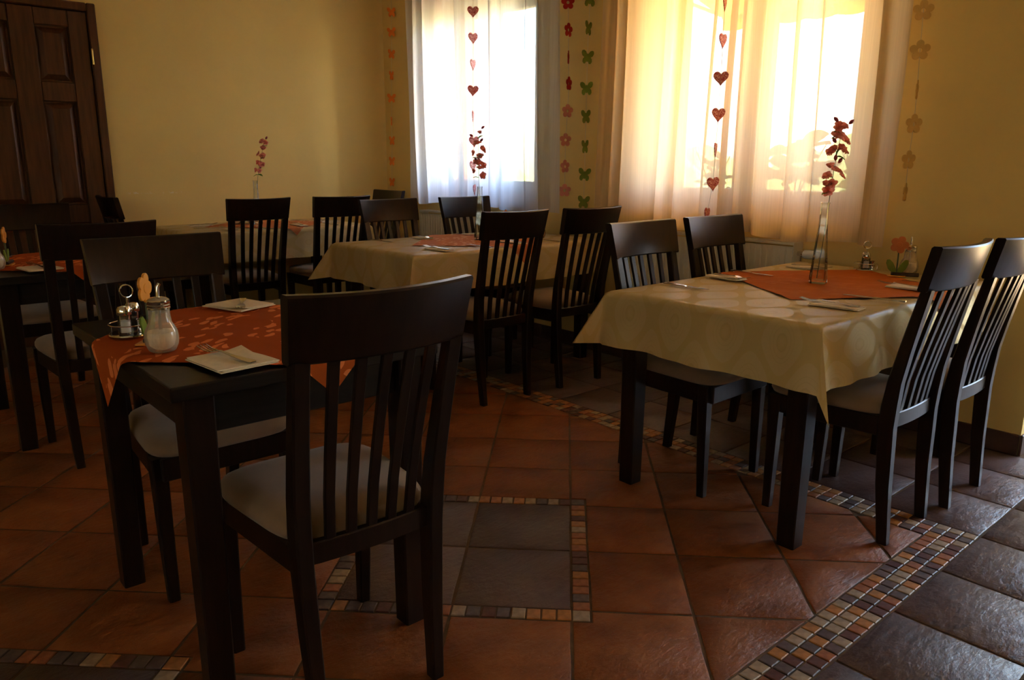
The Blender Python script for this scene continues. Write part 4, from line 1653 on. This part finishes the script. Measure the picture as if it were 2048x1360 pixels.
def blossom_mesh(seed, r=0.027, n=5, closed=0.0):
    rnd = random.Random(seed)
    m = MB()
    for k in range(n):
        a = 2 * PI * k / n + rnd.uniform(-.2, .2)
        R = Matrix.Rotation(a, 4, 'Z') @ Matrix.Rotation(-rad(25 + 50 * closed + rnd.uniform(-15, 15)), 4, 'Y')
        L_ = r * rnd.uniform(0.9, 1.15)
        def P(u, v):
            x = L_ * u
            w = r * 0.50 * math.sin(PI * min(1, 0.12 + u * 0.80)) ** 0.8
            y = (v * 2 - 1) * w
            zz = 0.006 * math.sin(u * PI) - 0.25 * abs(v - 0.5) * r * u + 0.0025 * math.sin(v * 9 + k) * u
            return R @ Vector((x, y, zz))
        m.grid(4, 4, P)
    return m.mesh('blossom', 'petal_pink', smooth='all')
def bud_mesh():
    m = MB().lathe([(0.001, 0), (0.005, 0.004), (0.0075, 0.011), (0.006, 0.018), (0.001, 0.024)], 8)
    return m.mesh('bud', 'petal_heart', smooth=True)
def leaf_mesh(l=0.034, w=0.011):
    m = MB()
    def P(u, v):
        ww = w * math.sin(PI * min(1, 0.05 + 0.95 * u)) ** 0.7
        return (l * u, (v * 2 - 1) * ww, 0.004 * math.sin(u * PI) + 0.003 * abs(v * 2 - 1))
    m.grid(6, 2, P)
    return m.mesh('leaf', 'leaf_green', smooth='all')
BLOSSOMS = [blossom_mesh(s) for s in (1, 2, 3, 4)] + [blossom_mesh(9, 0.024, 5, 0.7)]
BUD = bud_mesh()
LEAF = leaf_mesh()

def sprig(x, y, z, label, lean, parts, h=0.70, seed=3):
    """artificial blossom branch standing in a vase; lean = (dx, dy) of its tip"""
    rnd = random.Random(seed)
    t = thing('blossom_sprig', label, 'flower', (x, y, z))
    def cv(s):
        k = s * s
        return Vector((lean[0] * k + 0.006 * math.sin(s * 9), lean[1] * k + 0.006 * math.cos(s * 7), 0.016 + (h - 0.016) * s))
    MB().tube([cv(i / 20) for i in range(21)], [0.0019 - 0.0011 * i / 20 for i in range(21)], 6).build('stem', 'stem_green', t)
    extra = [('b', s_ + 0.014, sd + 105, max(0.012, d_ * 0.9)) for k_, s_, sd, d_ in [q for q in parts if q[0] == 'b'][::2]]
    for kind, s, side, d in parts + extra:
        p = cv(s)
        a = rad(side)
        # offset across the picture: side 0 = picture right
        right = Vector((rt0.x, rt0.y, 0))
        off = right * math.cos(a) * d + Vector((0, 0, math.sin(a) * d))
        o = None
        if kind == 'b':
            o = place('blossom', rnd.choice(BLOSSOMS), t)
            dirv = (off + Vector((-fw.x, -fw.y, 0.35)) * 0.030 * rnd.uniform(0.4, 1.3)).normalized()
            o.rotation_euler = dirv.to_track_quat('Z', 'X').to_euler()
            s_ = rnd.uniform(0.72, 1.0)
            o.scale = (s_, s_, s_)
        elif kind == 'u':
            o = place('bud', BUD, t)
            dirv = (off + Vector((0, 0, 0.01))).normalized()
            o.rotation_euler = dirv.to_track_quat('Z', 'X').to_euler()
        else:
            o = place('leaf', LEAF, t)
            dirv = off.normalized()
            o.rotation_euler = dirv.to_track_quat('X', 'Z').to_euler()
            o.location = p
            tw = rnd.uniform(-0.5, 0.5)
            o.rotation_euler.rotate_axis('X', tw)
            continue
        o.location = p + off
    return t
right = Vector((rt0.x, rt0.y, 0))
P_A = [('l', .56, 200, .01), ('l', .585, 80, .01), ('b', .575, 120, .016), ('b', .61, 170, .018), ('b', .64, 150, .024), ('b', .66, 60, .022), ('b', .655, 10, .032), ('l', .65, 190, .02),
       ('u', .73, 30, .014), ('u', .735, 90, .012), ('l', .78, 340, .012), ('l', .79, 60, .01), ('b', .80, 170, .026), ('b', .81, 60, .012), ('b', .805, 20, .020), ('u', .86, 160, .012), ('b', .87, 20, .020),
       ('l', .90, 190, .01), ('l', .905, 150, .008), ('b', .94, 150, .016), ('b', .95, 60, .008), ('u', .97, 20, .022), ('u', .985, 160, .022)]
vase(2.877, 1.471, ZR, 'tall slim glass vase on the rust cloth of the right-hand table')
sprig(2.877, 1.471, ZR + 0.002, 'pink blossom branch in the vase on the right-hand table', tuple((right * 0.045)[:2]), P_A, 0.61)
P_M = [('l', .55, 180, .01), ('b', .59, 330, .022), ('b', .63, 200, .02), ('b', .65, 20, .024), ('b', .67, 90, .008), ('u', .70, 160, .01), ('l', .73, 180, .012), ('l', .735, 20, .012), ('b', .78, 180, .024),
       ('b', .79, 30, .022), ('b', .81, 0, .026), ('u', .88, 10, .012), ('l', .905, 30, .012), ('u', .92, 170, .028), ('b', .94, 50, .014), ('u', .985, 20, .024)]
vase(2.90, 3.616, ZR, 'slim glass vase on the middle table, before the bluish curtain', 0.5)
sprig(2.90, 3.616, ZR + 0.002, 'pink blossom branch in the vase on the middle table', tuple((right * -0.012)[:2]), P_M, 0.64, 5)
P_H = [('l', .57, 200, .01), ('l', .575, 340, .01), ('b', .63, 180, .015), ('b', .68, 30, .016), ('b', .71, 150, .012), ('u', .64, 30, .01), ('l', .76, 20, .012), ('b', .80, 20, .014), ('b', .82, 170, .02),
       ('b', .87, 60, .012), ('l', .90, 20, .01), ('b', .94, 30, .016), ('u', .98, 40, .016)]
vase(2.335, 5.50, ZR, 'slim glass vase on the back table against the yellow wall', 0.9)
sprig(2.335, 5.50, ZR + 0.002, 'pink blossom branch in the vase on the back table', tuple((right * 0.085)[:2]), P_H, 0.60, 8)

# ------------------------------------------------------------------ condiments
def sugar_jar(x, y, z, label, rz=0.0, tall=1.0):
    t = thing('sugar_dispenser', label, 'sugar shaker', (x, y, z), rz)
    prof = [(0.026, 0.0), (0.030, 0.003), (0.036, 0.018), (0.0375, 0.032), (0.035, 0.048), (0.029, 0.060), (0.0245, 0.068), (0.0230, 0.085), (0.0225, 0.105)]
    inn = [(max(0.004, r - 0.0022), max(zz, 0.004)) for r, zz in reversed(prof)]
    MB().lathe(prof + inn, 28).build('glass_body', 'sugary_glass', t, smooth='all')
    MB().lathe([(0.0236, 0.0042), (0.0276, 0.006), (0.0334, 0.018), (0.0349, 0.030), (0.0345, 0.036), (0.0325, 0.046), (0.010, 0.049)], 24).build('sugar', 'sugar', t, smooth=True)
    m = MB().lathe([(0.0232, 0.098), (0.0250, 0.099), (0.0250, 0.102), (0.0238, 0.103), (0.0250, 0.105), (0.0250, 0.108), (0.0238, 0.109), (0.0250, 0.111), (0.0245, 0.119), (0.018, 0.124), (0.008, 0.126)], 24)
    m.build('screw_lid', 'chrome', t, smooth=True)
    m = MB().tube([(0, 0, 0.05), (0, 0, 0.128), (0.001, 0, 0.148), (0.006, 0, 0.156)], 0.0042, 10)
    m.build('spout', 'chrome', t, smooth=True)
    return t

def cruet_set(x, y, z, label, rz=0.0):
    t = thing('cruet_set', label, 'condiment set', (x, y, z), rz)
    m = MB().lathe([(0.047, 0.0), (0.050, 0.003), (0.049, 0.006), (0.045, 0.007)], 28)
    m.build('tray', 'chrome', t, smooth=True)
    m = MB()
    m.tube([(0.048 * math.cos(2 * PI * k / 20), 0.048 * math.sin(2 * PI * k / 20), 0.030) for k in range(21)], 0.0016, 6)
    for k in range(3):
        a = 2 * PI * k / 3 + 0.4
        m.tube([(0.048 * math.cos(a), 0.048 * math.sin(a), 0.006), (0.048 * math.cos(a), 0.048 * math.sin(a), 0.030)], 0.0014, 6)
    m.build('rail', 'chrome', t, smooth=True)
    m = MB().tube([(0, 0, 0.006), (0, 0, 0.095)], 0.0028, 8)
    m.tube([(0, 0.016 * math.sin(2 * PI * k / 16), 0.111 - 0.016 * math.cos(2 * PI * k / 16)) for k in range(17)], 0.0018, 6)
    m.build('handle', 'chrome', t, smooth=True)
    for sx, fill in ((-1, 'salt'), (1, 'pepper')):
        cx = sx * 0.0235
        sh = MB().lathe([(0.0165, 0.008), (0.0175, 0.011), (0.0168, 0.03), (0.0155, 0.058)] + [(0.0135, 0.058), (0.0148, 0.03), (0.0150, 0.012), (0.004, 0.011)], 18, (cx, 0, 0))
        jar = sh.build('shaker', 'jar_glass', t, smooth=True)
        MB().lathe([(0.0138, 0.0125), (0.0140, 0.03), (0.0137, 0.040), (0.004, 0.042)], 16, (cx, 0, 0)).build('filling', fill, jar, smooth=True)
        MB().lathe([(0.0162, 0.056), (0.0168, 0.058), (0.0168, 0.070), (0.013, 0.077), (0.004, 0.079)], 18, (cx, 0, 0)).build('shaker_cap', 'chrome', jar, smooth=True)
    tp = MB().lathe([(0.010, 0.008), (0.0105, 0.010), (0.0105, 0.04), (0.0095, 0.04), (0.0095, 0.011), (0.002, 0.011)], 14, (0, -0.028, 0))
    tp.build('toothpick_cup', 'chrome', t, smooth=True)
    return t

def flower_holder(x, y, z, label, mat, rz, leaves=True):
    """painted wooden flower standing on a small dark log"""
    t = thing('flower_holder', label, 'napkin holder', (x, y, z), rz)
    # dark log lying along local x
    m = MB().tube([(-0.02, 0, 0.0085), (0.085, 0, 0.0085)], [0.0085, 0.0085], 14)
    m.build('log_base', 'dark_log', t, smooth=True)
    MB().box((-0.035, -0.022, 0.0), (0.035, 0.022, 0.004)).build('foot_plate', 'wood_yellow', t, bevel=0.001)
    MB().tube([(0, 0.0, 0.004), (0, 0, 0.118)], 0.0030, 8).build('stem', 'stem_green', t, smooth=True)
    R = Matrix.Rotation(rad(90), 4, 'X')
    for sg in (-1, 1):
        pts = [(0.0, 0.0), (0.015, 0.006), (0.034, 0.024), (0.043, 0.048), (0.041, 0.062), (0.030, 0.064), (0.016, 0.050), (0.004, 0.026)]
        pts = [(sg * px, py + 0.006) for px, py in pts]
        if sg < 0:
            pts = pts[::-1]
        MB().prism(pts, -0.002, 0.002, R).build('leaf', 'felt_green', t)
    for k in range(5):
        a = 2 * PI * k / 5 + 0.35
        cx, cz = 0.0215 * math.sin(a), 0.132 + 0.0215 * math.cos(a)
        pts = [(cx + 0.0155 * math.cos(2 * PI * q / 14), cz + 0.0155 * math.sin(2 * PI * q / 14)) for q in range(14)]
        MB().prism(pts, -0.0032, 0.0032, R).build('petal', mat, t, bevel=0.001)
    pts = [(0.012 * math.cos(2 * PI * q / 14), 0.132 + 0.012 * math.sin(2 * PI * q / 14)) for q in range(14)]
    MB().prism(pts, -0.0045, 0.0045, R).build('flower_centre', mat, t, bevel=0.001)
    return t

vang = lambda x, y: math.atan2(y, x)
sugar_jar(0.530, 1.832, ZF, 'round glass sugar dispenser with steel lid on the nearest table')
cruet_set(0.522, 2.055, ZF, 'salt and pepper cruet set on the nearest table', 0.9)
flower_holder(0.532, 1.935, ZF, 'yellow wooden flower seen edge-on, on the nearest table', 'wood_yellow', vang(.57, 2.07) + rad(-22))
sugar_jar(0.492, 3.90, ZR, 'sugar dispenser cut by the left edge of the picture', 0)
flower_holder(0.552, 4.02, ZR, 'orange wooden flower seen edge-on, on the far-left dark table', 'wood_yellow', vang(.55, 3.97) + rad(-12))
cruet_set(3.43, 1.54, ZCL, 'salt and pepper cruet set on the right-hand table', 0.5)
flower_holder(3.335, 1.365, ZCL, 'orange wooden flower with green leaves on the right-hand table', 'wood_orange', vang(3.16, 1.38) - PI / 2 + rad(8))
sugar_jar(3.455, 1.365, ZCL, 'sugar dispenser behind the orange wooden flower, right-hand table', 0.6)
cruet_set(3.22, 3.60, ZCL, 'salt and pepper cruet set on the middle table', 0.5)
sugar_jar(3.28, 3.50, ZCL, 'sugar dispenser on the middle table, behind the right chair back', 0.6)
flower_holder(3.17, 3.70, ZCL, 'orange wooden flower on the middle table', 'wood_orange', 0.4)
cruet_set(2.31, 5.60, ZR, 'salt and pepper cruet set on the back table', 0.5)
sugar_jar(2.22, 5.62, ZR, 'sugar dispenser on the back table, left of its vase', 0.6)

# ------------------------------------------------------------------ outdoors
struct(MB().box((XO, -30, -0.5), (60, 60, -0.25)).build('ground', 'lawn'))
struct(MB().box((XO, -4, -0.25), (9.0, 9, -0.2)).build('terrace', 'paving'))

# canvas awning over the right window
t = thing('awning', 'yellow canvas awning outside the right window', 'awning', (XO, 2.3, 2.52))
aw = MB()
ya, yb = -1.35, 1.35
def AW(u, v):
    return (0.02 + 1.15 * u, ya + (yb - ya) * v, 0.10 - 0.34 * u - 0.02 * math.sin(u * PI))
aw.grid(10, 12, AW)
aw.build('canopy', 'awning_canvas', t, smooth='all')
vl = MB()
def VL(u, v):
    return (1.172, ya + (yb - ya) * u, -0.245 - 0.10 * v * (0.85 + 0.15 * abs(math.sin(u * PI * 12))))
vl.grid(96, 3, VL)
vl.build('valance', 'awning_canvas', t)
for yy in (ya + 0.05, yb - 0.05):
    MB().tube([(0.01, yy, -0.25), (0.6, yy, -0.20), (1.16, yy, -0.25)], 0.014, 8).build('arm', 'white_lacquer', t, smooth=True)
MB().tube([(1.172, ya, -0.243), (1.172, yb, -0.243)], 0.018, 10).build('front_bar', 'white_lacquer', t, smooth=True)

def big_leaf(l, w, mat):
    m = MB()
    def P(u, v):
        ww = w * math.sin(PI * min(1, 0.04 + 0.96 * u)) ** 0.6
        return (l * u, (v * 2 - 1) * ww, -0.25 * l * u * u + 0.02 * abs(v * 2 - 1))
    m.grid(6, 4, P)
    return m.mesh('leaf', mat, smooth='all')
BL = [big_leaf(0.13, 0.042, 'shrub_leaf'), big_leaf(0.10, 0.022, 'lime_leaf'), big_leaf(0.055, 0.011, 'shrub_leaf')]
def sill_plant(x, y, h, n, which, label, spread, seed):
    rnd = random.Random(seed)
    t = thing('potted_plant', label, 'plant', (x, y, W2[2] - 0.002))
    MB().lathe([(0.042, 0), (0.055, 0.085), (0.060, 0.088), (0.060, 0.102), (0.053, 0.102), (0.050, 0.085)], 18).build('pot', 'clay_pot', t, smooth=True)
    for k in range(4):
        a = 2 * PI * k / 4 + rnd.uniform(-.5, .5)
        e = Vector((0.05 * math.cos(a), spread * 0.5 * math.sin(a), h * rnd.uniform(0.8, 0.97)))
        MB().tube([(0.015 * math.cos(a), 0.015 * math.sin(a), 0.08), e * 0.5 + Vector((0, 0, 0.04)), e], [0.005, 0.004, 0.0025], 6).build('stem', 'bark', t)
    for k in range(n):
        a = rnd.uniform(0, 2 * PI)
        z = rnd.uniform(0.35, 1.0) * h
        r = spread * 0.5 * rnd.uniform(0.0, 0.9) * (1.15 - 0.6 * z / h)
        o = place('leaf', BL[which], t)
        o.location = (0.03 * math.cos(a), r * math.sin(a), z - 0.03)
        yaw = rnd.choice((PI / 2, -PI / 2)) + rnd.uniform(-.35, .35)
        o.rotation_euler = (rnd.uniform(-1.3, 1.3), rnd.uniform(-1.1, 0.5), yaw)
    return t
sill_plant(4.03, 2.24, 0.40, 26, 0, 'broad-leaved potted plant silhouetted behind the right window', 0.40, 3)
sill_plant(4.01, 1.88, 0.36, 26, 1, 'lime green potted plant behind the right edge of the right window', 0.26, 9)
sill_plant(4.01, 2.76, 0.34, 34, 2, 'fine-leaved potted plant behind the left pane of the right window', 0.26, 5)

def hedge(x, y, sx, sy, h, label, seed):
    rnd = random.Random(seed)
    bm = bmesh.new()
    bmesh.ops.create_icosphere(bm, subdivisions=4, radius=1.0)
    for v in bm.verts:
        n = v.co.normalized()
        k = 1 + 0.10 * math.sin(n.x * 9 + seed) * math.sin(n.y * 8) + rnd.uniform(-0.05, 0.05)
        v.co = Vector((n.x * sx * k, n.y * sy * k, max(-0.2, n.z) * h * k))
    me = bpy.data.meshes.new('hedge')
    bm.to_mesh(me)
    bm.free()
    me.materials.append(MATS['hedge_leaf'])
    o = place('garden_bush', me)
    o.location = (x, y, -0.1)
    return tag(o, label, 'bush')
hedge(12.0, 5.2, 1.5, 2.2, 1.7, 'sunlit green bush in the garden behind the right window', 1)
hedge(14.0, 10.5, 1.5, 2.0, 1.6, 'sunlit bush in the garden between the two windows', 2)
hedge(12.0, 16.0, 1.5, 2.3, 1.7, 'sunlit bush in the garden behind the corner window', 3)
